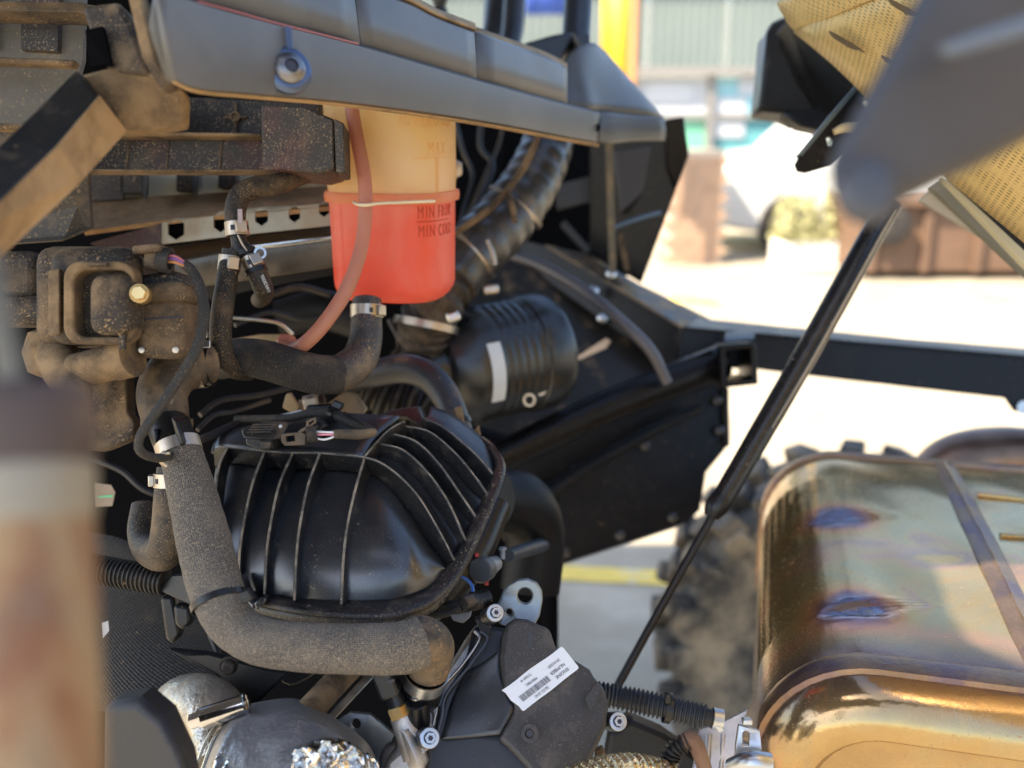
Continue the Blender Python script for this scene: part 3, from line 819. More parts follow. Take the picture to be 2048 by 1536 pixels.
# black plastic tub end beyond the far edge
tb = thing('bed_tub_end', 'black moulded plastic corner of the cargo bed beyond the golden foil', 'bed corner', P(1620, 250, 1.2))
prism('outer_wall', [(1535, 62, 1.22), (1546, 42, 1.22), (1572, 30, 1.22), (1598, 78, 1.19), (1606, 122, 1.19), (1632, 168, 1.17), (1668, 205, 1.15), (1662, 222, 1.15), (1600, 240, 1.19), (1572, 226, 1.2), (1518, 220, 1.23)], .05, m_black, tb, bev=.006, bseg=3)
prism('inner_wall', [(1572, 32, 1.16), (1600, 68, 1.15), (1738, 180, 1.06), (1742, 204, 1.06), (1690, 232, 1.10), (1640, 200, 1.14), (1612, 150, 1.15), (1590, 80, 1.16)], .05, m_blackc, tb, bev=.004)
prism('bottom_flange', [(1566, 224, 1.19), (1662, 214, 1.14), (1710, 232, 1.1), (1652, 262, 1.13), (1600, 250, 1.16)], .03, m_black, tb, bev=.003)
# hinge bracket with slots
hb = thing('hinge_bracket', 'black steel tongue bracket with a slot hanging beside the golden foil', 'bracket', P(1610, 340, .95))
hv = .95
holed('tongue', [(1718, 168, hv), (1760, 186, hv), (1748, 222, hv), (1720, 282, hv), (1664, 330, hv), (1612, 345, hv), (1596, 342, hv), (1591, 328, hv), (1600, 310, hv), (1668, 226, hv)],
      [[(1652, 275, hv), (1660, 272, hv), (1668, 282, hv), (1664, 292, hv), (1656, 292, hv)]], .005, m_frame, hb, bev=.001)
prism('tongue_edge', [(1716, 166, hv - .002), (1722, 170, hv - .002), (1672, 230, hv - .002), (1604, 312, hv - .002), (1598, 308, hv - .002), (1664, 226, hv - .002)], .012, plain('worn_edge_steel', (.10, .13, .14), .35, .6), hb)
tube('locating_pin', [(1668, 264, hv - .01, 6), (1690, 256, hv - .01, 10), (1720, 256, hv - .01, 11)], plain('cream_pin', (.55, .45, .25), .4), hb, seg=14)
lathe('bolt', P(1735, 205, hv - .004), -FW, [(.006, 0), (.006, .004), (.003, .006)], m_zinc, hb, seg=6)
# blurred grey lever close to the lens
nl = thing('bed_latch_lever', 'large blurred blue grey lever arm close to the camera at top right', 'lever', P(1730, 440, .27))
m_lever = M('satin_grey_lever', (.055, .056, .064), .38, vary=.08, rvar=.05)
dn = .27
ol = [(1655, 335), (1668, 300), (1700, 240), (1790, 80), (1850, -40), (2200, -220), (2800, -500), (2800, 40), (2200, 240), (2080, 270), (1960, 335), (1880, 370), (1790, 415), (1740, 440), (1690, 425), (1660, 385)]
prism('lever_arm', [(x, y, dn + (x - 1655) * .00006) for x, y in ol], .022, m_lever, nl, bev=.005, bseg=4, vec=P(1790, 250, .27) - CAM)
lathe('pivot_boss', P(1735, 385, dn), -FW, [(.009, 0), (.009, .0015), (.007, .003), (.004, .0034)], m_lever, nl, seg=28)
prism('lever_web', [(1880, 90, dn - .003), (1960, 60, dn - .003), (2080, 20, dn - .003), (2080, 60, dn - .003), (1900, 110, dn - .003)], .004, plain('pale_web', (.12, .14, .17), .4), nl, bev=.001)
# bed side rails at right (below the foil)
br = thing('bed_side_rail', 'black and cream edged side rail under the foil at the right edge', 'rail', P(2000, 500, .88))
def strip(u0, u1, v0, v1, o0, th, name, mat, par, bev=.001):
    nb = nrm(np.cross(near, ed))
    return prism_w(name, [bedp(u0, v0, o0), bedp(u1, v0, o0), bedp(u1, v1, o0), bedp(u0, v1, o0)], nb * th, mat, par, bev=bev)
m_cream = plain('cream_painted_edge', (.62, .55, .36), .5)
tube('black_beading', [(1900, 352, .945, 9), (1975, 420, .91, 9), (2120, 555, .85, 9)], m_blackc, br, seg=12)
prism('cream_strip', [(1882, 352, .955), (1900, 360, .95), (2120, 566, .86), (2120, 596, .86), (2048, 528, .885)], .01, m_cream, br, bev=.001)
prism('grey_channel', [(1862, 372, .97), (1884, 356, .965), (2046, 516, .895), (2120, 588, .865), (2120, 600, .865), (2048, 545, .895)], .012, plain('grey_channel_paint', (.20, .19, .15), .6), br, bev=.001)  # channel has its own grey-brown colour
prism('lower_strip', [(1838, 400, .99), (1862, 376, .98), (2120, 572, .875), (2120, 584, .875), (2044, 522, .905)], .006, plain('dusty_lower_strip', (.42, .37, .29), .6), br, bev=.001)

# ---- gas strut
gs = thing('gas_strut', 'dusty black gas strut leaning from the raised bed down to the engine', 'gas strut', P(1235, 1375, .88))
m_strut = M('strut_black_paint', (.008, .0085, .010), .28, speck=.22, dust=.15, up=0, fine=700)
cyl = [(1780, 405, 1.02, 24), (1620, 695, 1.0, 24), (1441, 1005, .96, 22)]
tube('cylinder', cyl, m_strut, gs, seg=26, sub=6)
tube('end_collar', [(1446, 996, .958, 23.5), (1432, 1014, .956, 23.5), (1422, 1034, .955, 15)], m_blackc, gs, seg=24, sub=2)
tube('piston_rod', [(1428, 1026, .955, 8.5), (1330, 1200, .93, 8.5), (1232, 1378, .90, 8.5)], plain('black_rod', (.012, .012, .013), .3, .2), gs, seg=16)
tube('dusty_highlight_line', [(1790, 420, 1.004, 2.4), (1638, 697, .984, 2.2), (1545, 855, .9655, 1.2)], M('dusty_highlight', (.38, .30, .20), .7, speck=.3), gs, seg=8)  # pale dusty line painting a highlight along the strut

# ---- exhaust muffler: stadium section, axis running away from the viewer
mf = thing('exhaust_muffler', 'heat tinted golden steel muffler box with welded dark seams', 'muffler', (.55, .95, .72))
def mufmat(name, col, tint, rough=.27, tfac=.5, halos=(), seam=None, MA_=(0, 1, 0)):
    m = M(name, col, rough, .80, bump=.16, bscale=140, vary=.14, big=12, rvar=.12, speck=.16, dustcol=(.20, .12, .075), fine=520)
    nt = m.node_tree; bs = nt.nodes['Principled BSDF']
    geo = nt.nodes.new('ShaderNodeNewGeometry')
    n = noisef(nt, geo.outputs['Position'], 9, 4, .6, .6)
    cr = nt.nodes.new('ShaderNodeValToRGB'); e = cr.color_ramp.elements
    e[0].position = .30; e[0].color = (.29, .17, .06, 1); e[1].position = .72; e[1].color = (.72, .33, .05, 1)
    for p_, c_ in ((.42, (.45, .29, .11, 1)), (.50, (.38, .30, .16, 1)), (.56, (.54, .33, .12, 1)), (.615, (.58, .24, .16, 1)), (.66, (.30, .16, .16, 1))):
        q = e.new(p_); q.color = c_
    nt.links.new(n, cr.inputs[0])
    old = bs.inputs['Base Color'].links[0].from_socket
    col_ = mixc(nt, tfac, old, cr.outputs[0])
    # heat tint rings round the welded pockets and along the front seam
    wob = mth(nt, 'MULTIPLY', mth(nt, 'SUBTRACT', noisef(nt, geo.outputs['Position'], 60, 5, .7), .5), .022)
    for c in halos:
        vd = nt.nodes.new('ShaderNodeVectorMath'); vd.operation = 'DISTANCE'; vd.inputs[1].default_value = tuple(c)
        nt.links.new(geo.outputs['Position'], vd.inputs[0])
        hr = nt.nodes.new('ShaderNodeValToRGB'); he = hr.color_ramp.elements
        he[0].position = 0.0; he[0].color = (.18, .18, .235, 1); he[1].position = 1.0; he[1].color = (.46, .31, .13, 1)
        for p_, c_ in ((.26, (.19, .17, .225, 1)), (.40, (.26, .13, .12, 1)), (.58, (.60, .26, .09, 1)), (.78, (.54, .33, .11, 1))):
            q = he.new(p_); q.color = c_
        dd_ = mth(nt, 'ADD', mth(nt, 'MULTIPLY', vd.outputs['Value'], 1 / .066), mth(nt, 'MULTIPLY', wob, 14.0), clamp=True)
        nt.links.new(dd_, hr.inputs[0])
        col_ = mixc(nt, ramp(nt, dd_, 1.0, .55), col_, hr.outputs[0])
    if seam is not None:
        vp = nt.nodes.new('ShaderNodeVectorMath'); vp.operation = 'DOT_PRODUCT'; vp.inputs[1].default_value = tuple(MA_)
        nt.links.new(geo.outputs['Position'], vp.inputs[0])
        sd_ = mth(nt, 'ADD', mth(nt, 'SUBTRACT', vp.outputs['Value'], seam), wob)
        col_ = mixc(nt, mth(nt, 'MULTIPLY', ramp(nt, mth(nt, 'ABSOLUTE', sd_), .045, .004), .85), col_, (.20, .12, .12))
        col_ = mixc(nt, mth(nt, 'MULTIPLY', ramp(nt, mth(nt, 'ABSOLUTE', mth(nt, 'SUBTRACT', sd_, .045)), .02, .0), .45), col_, (.66, .26, .16))
    nt.links.new(col_, bs.inputs['Base Color'])
    return m
m_seam = M('burnt_seam_steel', (.24, .15, .09), .36, .85, bump=.5, bscale=260, col2=(.16, .105, .11), c2scale=20, vary=.25, speck=.25)
ang = R(14.5)
MA = np.array((math.sin(ang), math.cos(ang), 0)); MX = np.array((math.cos(ang), -math.sin(ang), 0)); MZ = np.array((0, 0, 1.0))
MO = np.array((.199, .700, .95))       # front left top corner (before rounding)
MWd, MHt, MLn = .44, .25, .49
def stad(w, h, r, n=10):
    """rounded rectangle outline centred on 0 (in X,Z)."""
    out = []
    for cx, cz, a0 in ((w / 2 - r, h / 2 - r, 0), (-w / 2 + r, h / 2 - r, 90), (-w / 2 + r, -h / 2 + r, 180), (w / 2 - r, -h / 2 + r, 270)):
        for k in range(n + 1):
            t = R(a0 + 90 * k / n); out.append((cx + r * math.cos(t), cz + r * math.sin(t)))
    return out
def mpt(x, z, s):
    return MO + MX * (x + MWd / 2) + MZ * (z - MHt / 2) + MA * s
def mshell(name, secs, mat, caps=(False, False)):
    V = []; F = []; n = None
    for (w, h, r, s) in secs:
        o = stad(w, h, r); n = len(o); V += [mpt(x, z, s) for x, z in o]
    for i in range(len(secs) - 1):
        for k in range(n):
            k2 = (k + 1) % n; F.append((i * n + k, i * n + k2, (i + 1) * n + k2, (i + 1) * n + k))
    if caps[0]: F.append(tuple(range(n)))
    if caps[1]: F.append(tuple((len(secs) - 1) * n + k for k in range(n)))
    return make(name, V, F, mat, mf, smooth=50)
w, h, r = MWd, MHt, .085
DIMS = []
def on_top(px, py):
    ray = FW + RT * ((px - 1024) / FPX) + UP * ((768 - py) / FPX)
    t = (MO[2] + .003 - CAM[2]) / ray[2]
    return CAM + ray * t
for (px, py, L_, W_) in ((1682, 1032, .031, .0145), (1715, 1212, .033, .0155)):
    c = on_top(px, py) - MO
    DIMS.append((c @ MX, c @ MA, L_, W_))
def dimple(x, s_):
    """pressed tear-drop pockets in the top plate: height offset and normalised radius"""
    z = 0.0; best = 9.0
    for (cx, cs, L_, W_) in DIMS:
        u, v = x - cx, s_ - cs
        u, v = u * .985 + v * .17, v * .985 - u * .17
        e = math.sqrt((u / L_) ** 2 + (v / (W_ * (1 + .35 * u / L_ if abs(u) < 2 * L_ else 1))) ** 2)
        best = min(best, e)
        if e < 1.35:
            q = max(0.0, 1 - e) ; z -= .0080 * (3 * q * q - 2 * q ** 3) ** .8
            z += .0009 * math.exp(-((e - 1.10) / .14) ** 2)
            if e < .6: z += .0022 * math.exp(-((u - .25 * L_) / (.3 * L_)) ** 2 - (v / (.4 * W_)) ** 2)
    return z, best
def dense(o, step):
    out = []
    for i in range(len(o)):
        p, q = np.array(o[i]), np.array(o[(i + 1) % len(o)]); n = max(1, int(np.linalg.norm(q - p) / step))
        out += [tuple(p + (q - p) * k / n) for k in range(n)]
    return out
HAL = [tuple(MO + MX * (cx - .004) + MA * cs + np.array((0, 0, .0))) for (cx, cs, L_, W_) in DIMS]
m_muf = mufmat('heat_tinted_steel', (.46, .315, .12), 1, rough=.20, tfac=.5, halos=HAL, seam=float(MO @ MA), MA_=tuple(MA))
Vm = []; Fm = []; nsec = 110
for i in range(nsec + 1):
    t = i / nsec; s_ = MLn * t; g_ = .006 * math.sin(math.pi * t) ** .6
    o = dense(stad(w + g_ * .7, h + g_, r + .002), .0042)
    for (x, z) in o:
        xx = x + MWd / 2; dz = 0.0
        if z > h / 2 - .02: dz = dimple(xx, s_)[0] + .0006 * math.sin(xx * 60 + s_ * 35) * math.sin(s_ * 22 - xx * 17)
        Vm.append(mpt(x, z + dz, s_))
    no = len(o)
for i in range(nsec):
    for k in range(no):
        Fm.append((i * no + k, i * no + (k + 1) % no, (i + 1) * no + (k + 1) % no, (i + 1) * no + k))
Fm.append(tuple(range(no))); Fm.append(tuple(nsec * no + k for k in range(no)))
make('shell', Vm, Fm, m_muf, mf, smooth=60)
mshell('front_seam', [(w + .001, h + .001, r, .004), (w + .006, h + .006, r + .003, .0005), (w + .007, h + .007, r + .003, -.006), (w + .006, h + .006, r + .003, -.017), (w + .004, h + .004, r + .002, -.022), (w - .01, h - .01, r - .004, -.024)], m_seam)
mshell('front_cap', [(w - .002, h - .002, r, -.018), (w - .006, h - .006, r - .002, -.030), (w - .022, h - .022, r - .008, -.044), (w - .050, h - .050, r - .02, -.052), (w - .075, h - .075, r - .03, -.053), (w - .085, h - .085, r - .035, -.047), (w - .11, h - .11, r - .045, -.047), (w - .13, h - .13, .035, -.049)], mufmat('bronzed_cap_steel', (.42, .30, .13), 1, rough=.17, tfac=.35, seam=float(MO @ MA) - .012, MA_=tuple(MA)), (False, True))
mshell('back_seam', [(w - .002, h - .002, r, MLn - .012), (w + .008, h + .008, r + .004, MLn - .009), (w + .008, h + .008, r + .004, MLn + .004), (w - .006, h - .006, r, MLn + .008)], m_seam)
mshell('back_cap', [(w - .006, h - .006, r, MLn + .004), (w - .03, h - .03, r - .01, MLn + .02), (w - .09, h - .09, r - .035, MLn + .03)], m_muf, (False, True))
# lengthwise welded lap seam
Vs = []; Fs = []
xs = -MWd / 2 + .205
for i in range(25):
    s = .004 + (MLn - .012) * i / 24
    zt_ = MHt / 2 + .004 * math.sin(math.pi * i / 24)
    for (dx, dz) in ((-.013, .0), (-.008, .0035), (-.002, .0030), (.0, .0055 + .001 * math.sin(i * 2.1)), (.004, .0030), (.009, .0030), (.013, .0)):
        Vs.append(mpt(xs + dx, zt_ + dz, s))
    if i:
        for k in range(6):
            q = (i - 1) * 7 + k; Fs.append((q, q + 1, q + 8, q + 7))
make('lap_seam', Vs, Fs, m_seam, mf, smooth=60)
# pressed dimples with blued weld spots
m_blued = M('blued_weld_steel', (.20, .19, .25), .26, .95, bump=1.2, bscale=240, col2=(.30, .20, .12), c2scale=70, vary=.3)
m_tint = M('straw_tint_ring', (.42, .29, .13), .3, .95, bump=.3, bscale=200, col2=(.20, .13, .16), c2scale=55)
def surf_patch(name, cx, cs, L_, W_, e0, e1, lift, mat, par):
    V = []; F = []; n, m = 40, 7
    for j in range(m):
        e = e0 + (e1 - e0) * j / (m - 1)
        for k in range(n):
            t = 2 * math.pi * k / n; u = e * L_ * math.cos(t); v = e * W_ * math.sin(t) * (1 + .35 * math.cos(t) * e)
            x = cx + u * .985 - v * .17; s_ = cs + v * .985 + u * .17
            V.append(mpt(x - MWd / 2, MHt / 2 + .003 * math.sin(math.pi * s_ / MLn) ** .6 + dimple(x, s_)[0] + lift, s_))
    for j in range(m - 1):
        for k in range(n):
            F.append((j * n + k, j * n + (k + 1) % n, (j + 1) * n + (k + 1) % n, (j + 1) * n + k))
    if e0 < .1: F.append(tuple(range(n)))
    return make(name, V, F, mat, par, smooth=60)
for (cx, cs, L_, W_) in DIMS:
    surf_patch('weld_spot', cx + .004, cs, L_, W_, .04, .52, .0006, m_blued, mf)
# two embossed beads on the far right plate
for (xa, ya, xb_, yb_) in ((1955, 990, 2120, 1008), (2000, 1072, 2160, 1082)):
    A = on_top(xa, ya); B = on_top(xb_, yb_)
    V, F, _ = sweep_geo(np.array([A + (B - A) * t for t in np.linspace(0, 1, 8)]), [.0035] * 8, 10)
    V[:, 2] = np.maximum(V[:, 2], A[2] - .001)
    make('embossed_bead', V, F, m_muf, mf, smooth=60)
# exhaust pipe arching behind
ep = tube('exhaust_pipe', [(1850, 1010, 1.36, 62), (1905, 935, 1.38, 62), (2000, 915, 1.40, 62), (2120, 925, 1.40, 62)], M('browned_pipe', (.20, .12, .08), .35, .9, vary=.3, big=20, bump=.1, bscale=200), None, seg=28)
tag(ep, 'brown heat stained exhaust pipe arching behind the muffler', 'pipe')
# ================================================================ firewall, dusty left side
# ---- near brown brace and joint plates at top left
na = thing('dusty_brace_arm', 'blurred dust covered square brace arm crossing the upper left corner', 'brace arm', P(60, 480, .45))
m_armd = M('dark_arm_paint', (.014, .012, .010), .6, dust=.25, up=.3, speck=.25, bump=.3, bscale=300)
sec = lambda u, r_, l, k: [P(*u), P(*r_), P(*l), P(*k)]
ST = [sec((150, 138, .575), (196, 192, .55), (250, 262, .575), (215, 190, .62)), sec((72, 218, .535), (112, 292, .51), (160, 362, .535), (120, 285, .575)), sec((-70, 352, .47), (-70, 470, .445), (-70, 578, .47), (-60, 470, .505)), sec((-300, 569, .39), (-300, 695, .37), (-300, 800, .39), (-280, 690, .42))]
Vv = [p for q in ST for p in q]; Ff = [(0, 1, 2, 3), (15, 14, 13, 12)]
for i in (0, 4, 8):
    for k in range(4): Ff.append((i + k, i + (k + 1) % 4, i + 4 + (k + 1) % 4, i + 4 + k))
make('arm', Vv, Ff, m_armd, na, bev=.002, smooth=20)
for i in (0, 1, 2):
    q = [ST[i][1], ST[i][2], ST[i + 1][2], ST[i + 1][1]]
    n_ = nrm(np.cross(q[1] - q[0], q[3] - q[0])); n_ = n_ if n_ @ FW < 0 else -n_
    prism_w('dusty_face', [p + n_ * .0012 for p in q], -n_ * .001, M('tan_arm_dust_%d' % i, (.30, .19, .09), .92, bump=.5, bscale=300, dust=.7, up=0, vary=.3), na)
prism('joint_plate', [(150, 150, .585), (240, 128, .585), (330, 150, .575), (372, 186, .58), (370, 252, .60), (292, 262, .60), (235, 268, .59), (190, 225, .585)], .012, m_dirt, na, bev=.003)
prism('upright_web', [(160, 10, .60), (235, 0, .59), (262, 40, .585), (300, 150, .575), (230, 140, .58), (195, 120, .59)], .02, m_dirt2, na, bev=.004)
prism('web_pocket', [(170, 60, .585), (205, 52, .585), (222, 128, .578), (180, 134, .582)], .004, m_void, na)
prism('trim_mount_strip', [(248, -30, .56), (280, -30, .555), (318, 120, .55), (350, 172, .55), (320, 180, .552), (280, 110, .555)], .012, m_dirt, na, bev=.003)

# ---- upper left panel with slots
lp = thing('slotted_cab_panel', 'muddy slotted cab panel in the upper left corner behind the brace arm', 'panel', P(80, 260, .72))
prism('panel_face', [(-450, -90, .74), (170, -90, .74), (165, 118, .74), (130, 250, .74), (-450, 250, .74)], .006, M('muddy_olive_sheet', (.115, .10, .078), .7, speck=.35, dust=.35, up=0, fine=420, bump=.2, bscale=300), lp)
for (x0_, x1_, y0_, y1_) in ((42, 118, -20, 102), (-90, -8, -20, 96)):
    prism('slot_opening', [(x0_, y0_, .733), (x1_, y0_ + 4, .733), (x1_ - 4, y1_, .733), (x0_, y1_ - 4, .733)], .01, m_spot, lp)
prism('ledge', [(-450, 96, .70), (150, 118, .70), (142, 130, .70), (-450, 112, .70)], .012, m_dirt, lp, bev=.002)
prism('ledge', [(-450, 236, .70), (60, 246, .70), (50, 258, .70), (-450, 250, .70)], .012, m_dirt, lp, bev=.002)
prism('top_rail', [(-450, -10, .69), (160, 4, .69), (240, 18, .67), (240, 40, .67), (150, 22, .69), (-450, 8, .69)], .03, m_dirt2, lp, bev=.003)
lq = prism('side_gusset', [(-450, 262, .76), (60, 262, .76), (175, 345, .80), (182, 455, .82), (120, 480, .80), (-450, 520, .76)], .006, M('grey_spotted_sheet', (.075, .066, .055), .7, speck=.5, dust=.3, up=0, fine=420, bump=.2, bscale=300), None)
tag(lq, 'grey mud spotted gusset sheet under the brace arm at the left', 'gusset')

# ---- cross member (mud spotted) in two tiers, in front of the tank's left edge
cm = thing('cross_member', 'mud spotted dark cross member left of the coolant tank', 'cross member', P(450, 345, .85))
prism('upper_tier', [(362, 192, .86), (640, 206, .86), (640, 262, .86), (520, 272, .86), (236, 262, .86), (290, 205, .86)], .02, m_spot, cm, bev=.002)
prism('tan_corner_plate', [(285, 186, .80), (366, 190, .80), (378, 210, .80), (362, 252, .80), (240, 258, .80)], .008, m_dirt, cm, bev=.002)
prism('lower_tier', [(205, 272, .83), (520, 274, .83), (560, 300, .83), (590, 342, .83), (170, 341, .83)], .02, m_spot, cm, bev=.002)
prism('dusty_lip', [(190, 262, .81), (520, 266, .81), (524, 273, .81), (180, 271, .81)], .014, m_dirt, cm, bev=.001)
prism('dusty_lip', [(165, 338, .81), (600, 339, .81), (600, 343, .81), (165, 343, .81)], .014, m_dirt, cm, bev=.001)
prism('end_box', [(522, 208, .80), (608, 212, .79), (668, 238, .775), (668, 338, .775), (640, 346, .78), (524, 338, .80)], .05, m_spot, cm, bev=.002)
prism('end_flange', [(668, 237, .772), (687, 246, .768), (689, 344, .768), (672, 346, .772)], .03, m_spot, cm, bev=.001)
for x, y in ((472, 235), (364, 234)):
    b = lathe('boss', P(x, y, .857), -FW, [(.0045, 0), (.0045, .004), (.003, .004), (.003, .001)], m_dirt2, cm, seg=18)
    if x > 400:
        for dx, dy in ((1, 0), (-1, 0), (0, 1), (0, -1)):
            c = P(x + dx * 16, y - dy * 20, .856)
            box('boss_web', c, RT * (.003 if dx else .0006), UP * (.004 if dy else .0006), FW * .002, m_dirt2, b)
for x in (256, 336, 442):
    prism('fold_line', [(x, 276, .829), (x + 4, 276, .829), (x - 2, 338, .829), (x - 6, 338, .829)], .004, m_dirt2, cm)

# ---- slotted firewall: pale panel with dark standing ribs, dusty shelf, holed strip, rail
fw = thing('firewall_panel', 'pale steel firewall strip with dark standing ribs under the cross member', 'firewall', P(430, 390, 1.0))
prism('back_sheet', [(160, 335, 1.0), (700, 320, 1.0), (700, 380, 1.0), (160, 400, 1.0)], .004, M('pale_dusty_steel', (.62, .56, .40), .45, .1, dust=.25, up=0, speck=.2), fw)
prism('dim_sheet', [(150, 335, .985), (248, 338, .985), (246, 398, .985), (150, 405, .985)], .004, m_spot, fw)
prism('grommet_ring', [(386, 345, .995), (404, 345, .995), (404, 375, .995), (386, 375, .995)], .001, M('tape_patch', (.36, .33, .26), .5), fw)
for (a, b, c, d) in ((238, 294, 342, 400), (352, 394, 342, 396), (436, 476, 342, 390), (508, 541, 340, 378), (596, 624, 338, 366)):
    # each rib: a face plus a fin that stands out towards the viewer
    rb_ = prism('standing_rib', [(a, c, .985), (b - 4, c, .985), (b - 4, d - 12, .985), (a, d - 14, .985)], .01, m_spot, fw, bev=.001)
    prism('rib_fin', [(b - 8, c, .985), (b, c, .93), (b - 2, d, .93), (b - 12, d - 16, .985)], .002, m_blackc, rb_)
sf = prism('dusty_shelf', [(150, 400, 1.0), (420, 386, 1.0), (690, 370, 1.0), (690, 410, .90), (560, 422, .90), (380, 434, .90), (170, 462, .90)], .004, M('thick_tan_dust', (.30, .17, .075), .95, bump=1.6, bscale=240, dust=.3, up=0, vary=.3, big=60), None, vec=(0, 0, -1))
tag(sf, 'shelf covered in thick tan dust above the holed steel strip', 'shelf')
hs = thing('holed_strip', 'pale steel strip with a row of dark hexagonal holes', 'strip', P(480, 480, .9))
def hx(cx, cy, rx, ry, d):
    return [(cx + rx * math.cos(R(60 * k + 90)), cy - ry * math.sin(R(60 * k + 90)), d) for k in range(6)]
hol = [(352, 458, 19, 22), (441, 444, 16, 21), (523, 433, 15, 19), (589, 428, 13, 17), (648, 418, 12, 16)]
holed('strip_face', [(322, 446, .9), (420, 433, .9), (560, 417, .9), (690, 402, .9), (690, 448, .9), (480, 470, .9), (322, 488, .9)], [hx(*q, .9) for q in hol], .003, M('tarnished_pale_steel', (.36, .31, .22), .42, .45, dust=.42, up=0, speck=.4, dustcol=(.20, .135, .075), col2=(.12, .04, .035), c2scale=7, c2thr=(.60, .68)), hs)
prism('stained_end', [(180, 486, .899), (322, 447, .899), (322, 488, .899), (210, 512, .899)], .003, M('maroon_stained_steel', (.045, .020, .018), .5, dust=.25, speck=.3, up=0), hs)
prism('hole_shade_sheet', [(300, 455, .906), (690, 405, .906), (690, 446, .906), (300, 486, .906)], .002, m_void, hs)  # near-black sheet painting in the shade behind the holes
rl = thing('support_rail', 'shiny steel support rail running behind the coolant hoses', 'rail', P(560, 540, .92))
patch('rail_skin', [[(290, 500, .95), (480, 474, .95), (690, 452, .95)], [(290, 512, .93), (480, 486, .93), (690, 463, .93)], [(300, 530, .915), (500, 492, .915), (690, 470, .915)],
                    [(300, 540, .913), (500, 503, .913), (690, 480, .913)], [(310, 560, .915), (500, 528, .915), (690, 500, .915)], [(320, 585, .92), (500, 560, .92), (690, 532, .92)]], M('dull_rail_steel', (.10, .09, .075), .34, .6, dust=.2, up=.3, speck=.3, col2=(.03, .022, .018), c2scale=9, c2thr=(.50, .7)), rl, su=6, sv=5, solid=.003)
tube('bright_edge', [(480, 496, .913, 6), (560, 487, .911, 7), (690, 471, .909, 7)], m_chrome, rl, seg=12)  # polished tube standing in for the highlight along the rail
prism('rail_foot', [(380, 545, .93), (500, 560, .93), (690, 532, .93), (690, 545, .935), (520, 575, .935), (420, 600, .935)], .004, m_dark, rl)

# ---- dusty valve / pump box cluster at the left
vb = thing('dusty_relay_box', 'dust caked rounded relay box with a raised front cup at the left', 'relay box', P(180, 690, .7))
boxp('housing', 60, 488, 258, 690, .675, .07, m_dirt2, vb, bev=.012, bseg=4)
boxp('face_plate', 92, 492, 268, 688, .655, .025, m_dirt2, vb, bev=.010, bseg=4)
def rrect(x0, y0, x1, y1, r, d, n=6):
    out = []
    for cx, cy, a0 in ((x1 - r, y0 + r, 0), (x0 + r, y0 + r, 90), (x0 + r, y1 - r, 180), (x1 - r, y1 - r, 270)):
        for k in range(n + 1):
            t = R(a0 + 90 * k / n); out.append((cx + r * math.cos(t), cy - r * math.sin(t), d))
    return out
holed('cup_rim', rrect(126, 522, 268, 688, 34, .640), [rrect(147, 540, 262, 674, 26, .640)], .016, m_dirt, vb, bev=.0015)
boxp('cup_core', 172, 546, 262, 670, .632, .03, m_dirt2, vb, bev=.009, bseg=4)
boxp('side_tab', -60, 500, 70, 600, .70, .04, m_dirt2, vb, bev=.006)
boxp('side_tab', -60, 590, 92, 650, .69, .04, m_dirt2, vb, bev=.006)
v2 = thing('dusty_relay_block', 'smaller dust caked relay block with tapered base right of the brass bolt', 'relay block', P(318, 715, .7))
prism('block', rrect(270, 592, 366, 716, 22, .665), .045, m_dirt2, v2, bev=.006, bseg=3)
prism('lid', [(262, 568, .66), (356, 560, .66), (372, 578, .66), (370, 602, .66), (270, 604, .66)], .05, m_dirt2, v2, bev=.004)
prism('lid_flap', [(262, 552, .672), (350, 540, .672), (386, 572, .672), (356, 580, .672), (268, 580, .672)], .03, m_spot, v2, bev=.003)
bt = thing('brass_hex_bolt', 'shiny brass coloured hex bolt head between the two dusty relay boxes', 'bolt', P(279, 587, .63))
c_ = P(279, 587, .635); ab = nrm(-FW + RT * .2)
lathe('washer', c_, ab, [(.0062, -.012), (.0062, .001)], m_brass, bt, seg=20)
lathe('hex_head', c_ + ab * .001, ab, [(.0050, 0), (.0050, .004), (.0044, .0048)], plain('bright_brass', (.85, .58, .25), .3, .9), bt, seg=6, smooth=0)
# electrical plug on top
pg = thing('relay_plug', 'dusty black wire plug on top of the relay boxes', 'plug', P(300, 540, .66))
boxp('plug_body', 284, 500, 322, 538, .655, .03, m_dirt2, pg, bev=.003, rot=-.06)
boxp('latch', 262, 488, 320, 505, .65, .02, m_dirt2, pg, bev=.002, rot=.1)
ring('collar', P(330, 520, .66), RT + UP * -.15, PX(.66, 18), .008, .0025, m_cable, pg, seg=20)
for k, (col, dy) in enumerate((((.38, .12, .16), -5), ((.20, .09, .28), 1), ((.45, .20, .08), 7))):
    o = tube('plug_wire', [(332, 516 + dy, .658, 3), (352, 518 + dy, .655, 3), (376, 532 + dy * .5, .66, 3)], plain('wire_insulation_%d' % k, col, .5, speck=.15), pg, seg=8)
# sagging taped cable
sc_ = tube('sagging_cable', [(366, 524, .66, 9), (388, 548, .66, 11), (404, 590, .655, 11), (407, 640, .65, 11), (392, 700, .645, 11), (350, 770, .64, 10), (300, 842, .635, 10), (278, 880, .635, 9), (284, 905, .64, 9), (318, 916, .66, 9), (360, 905, .70, 9)], m_cable, None, seg=14, sub=8, wob=.05)
tag(sc_, 'dusty taped cable looping down past the elbow hose at the left', 'cable')
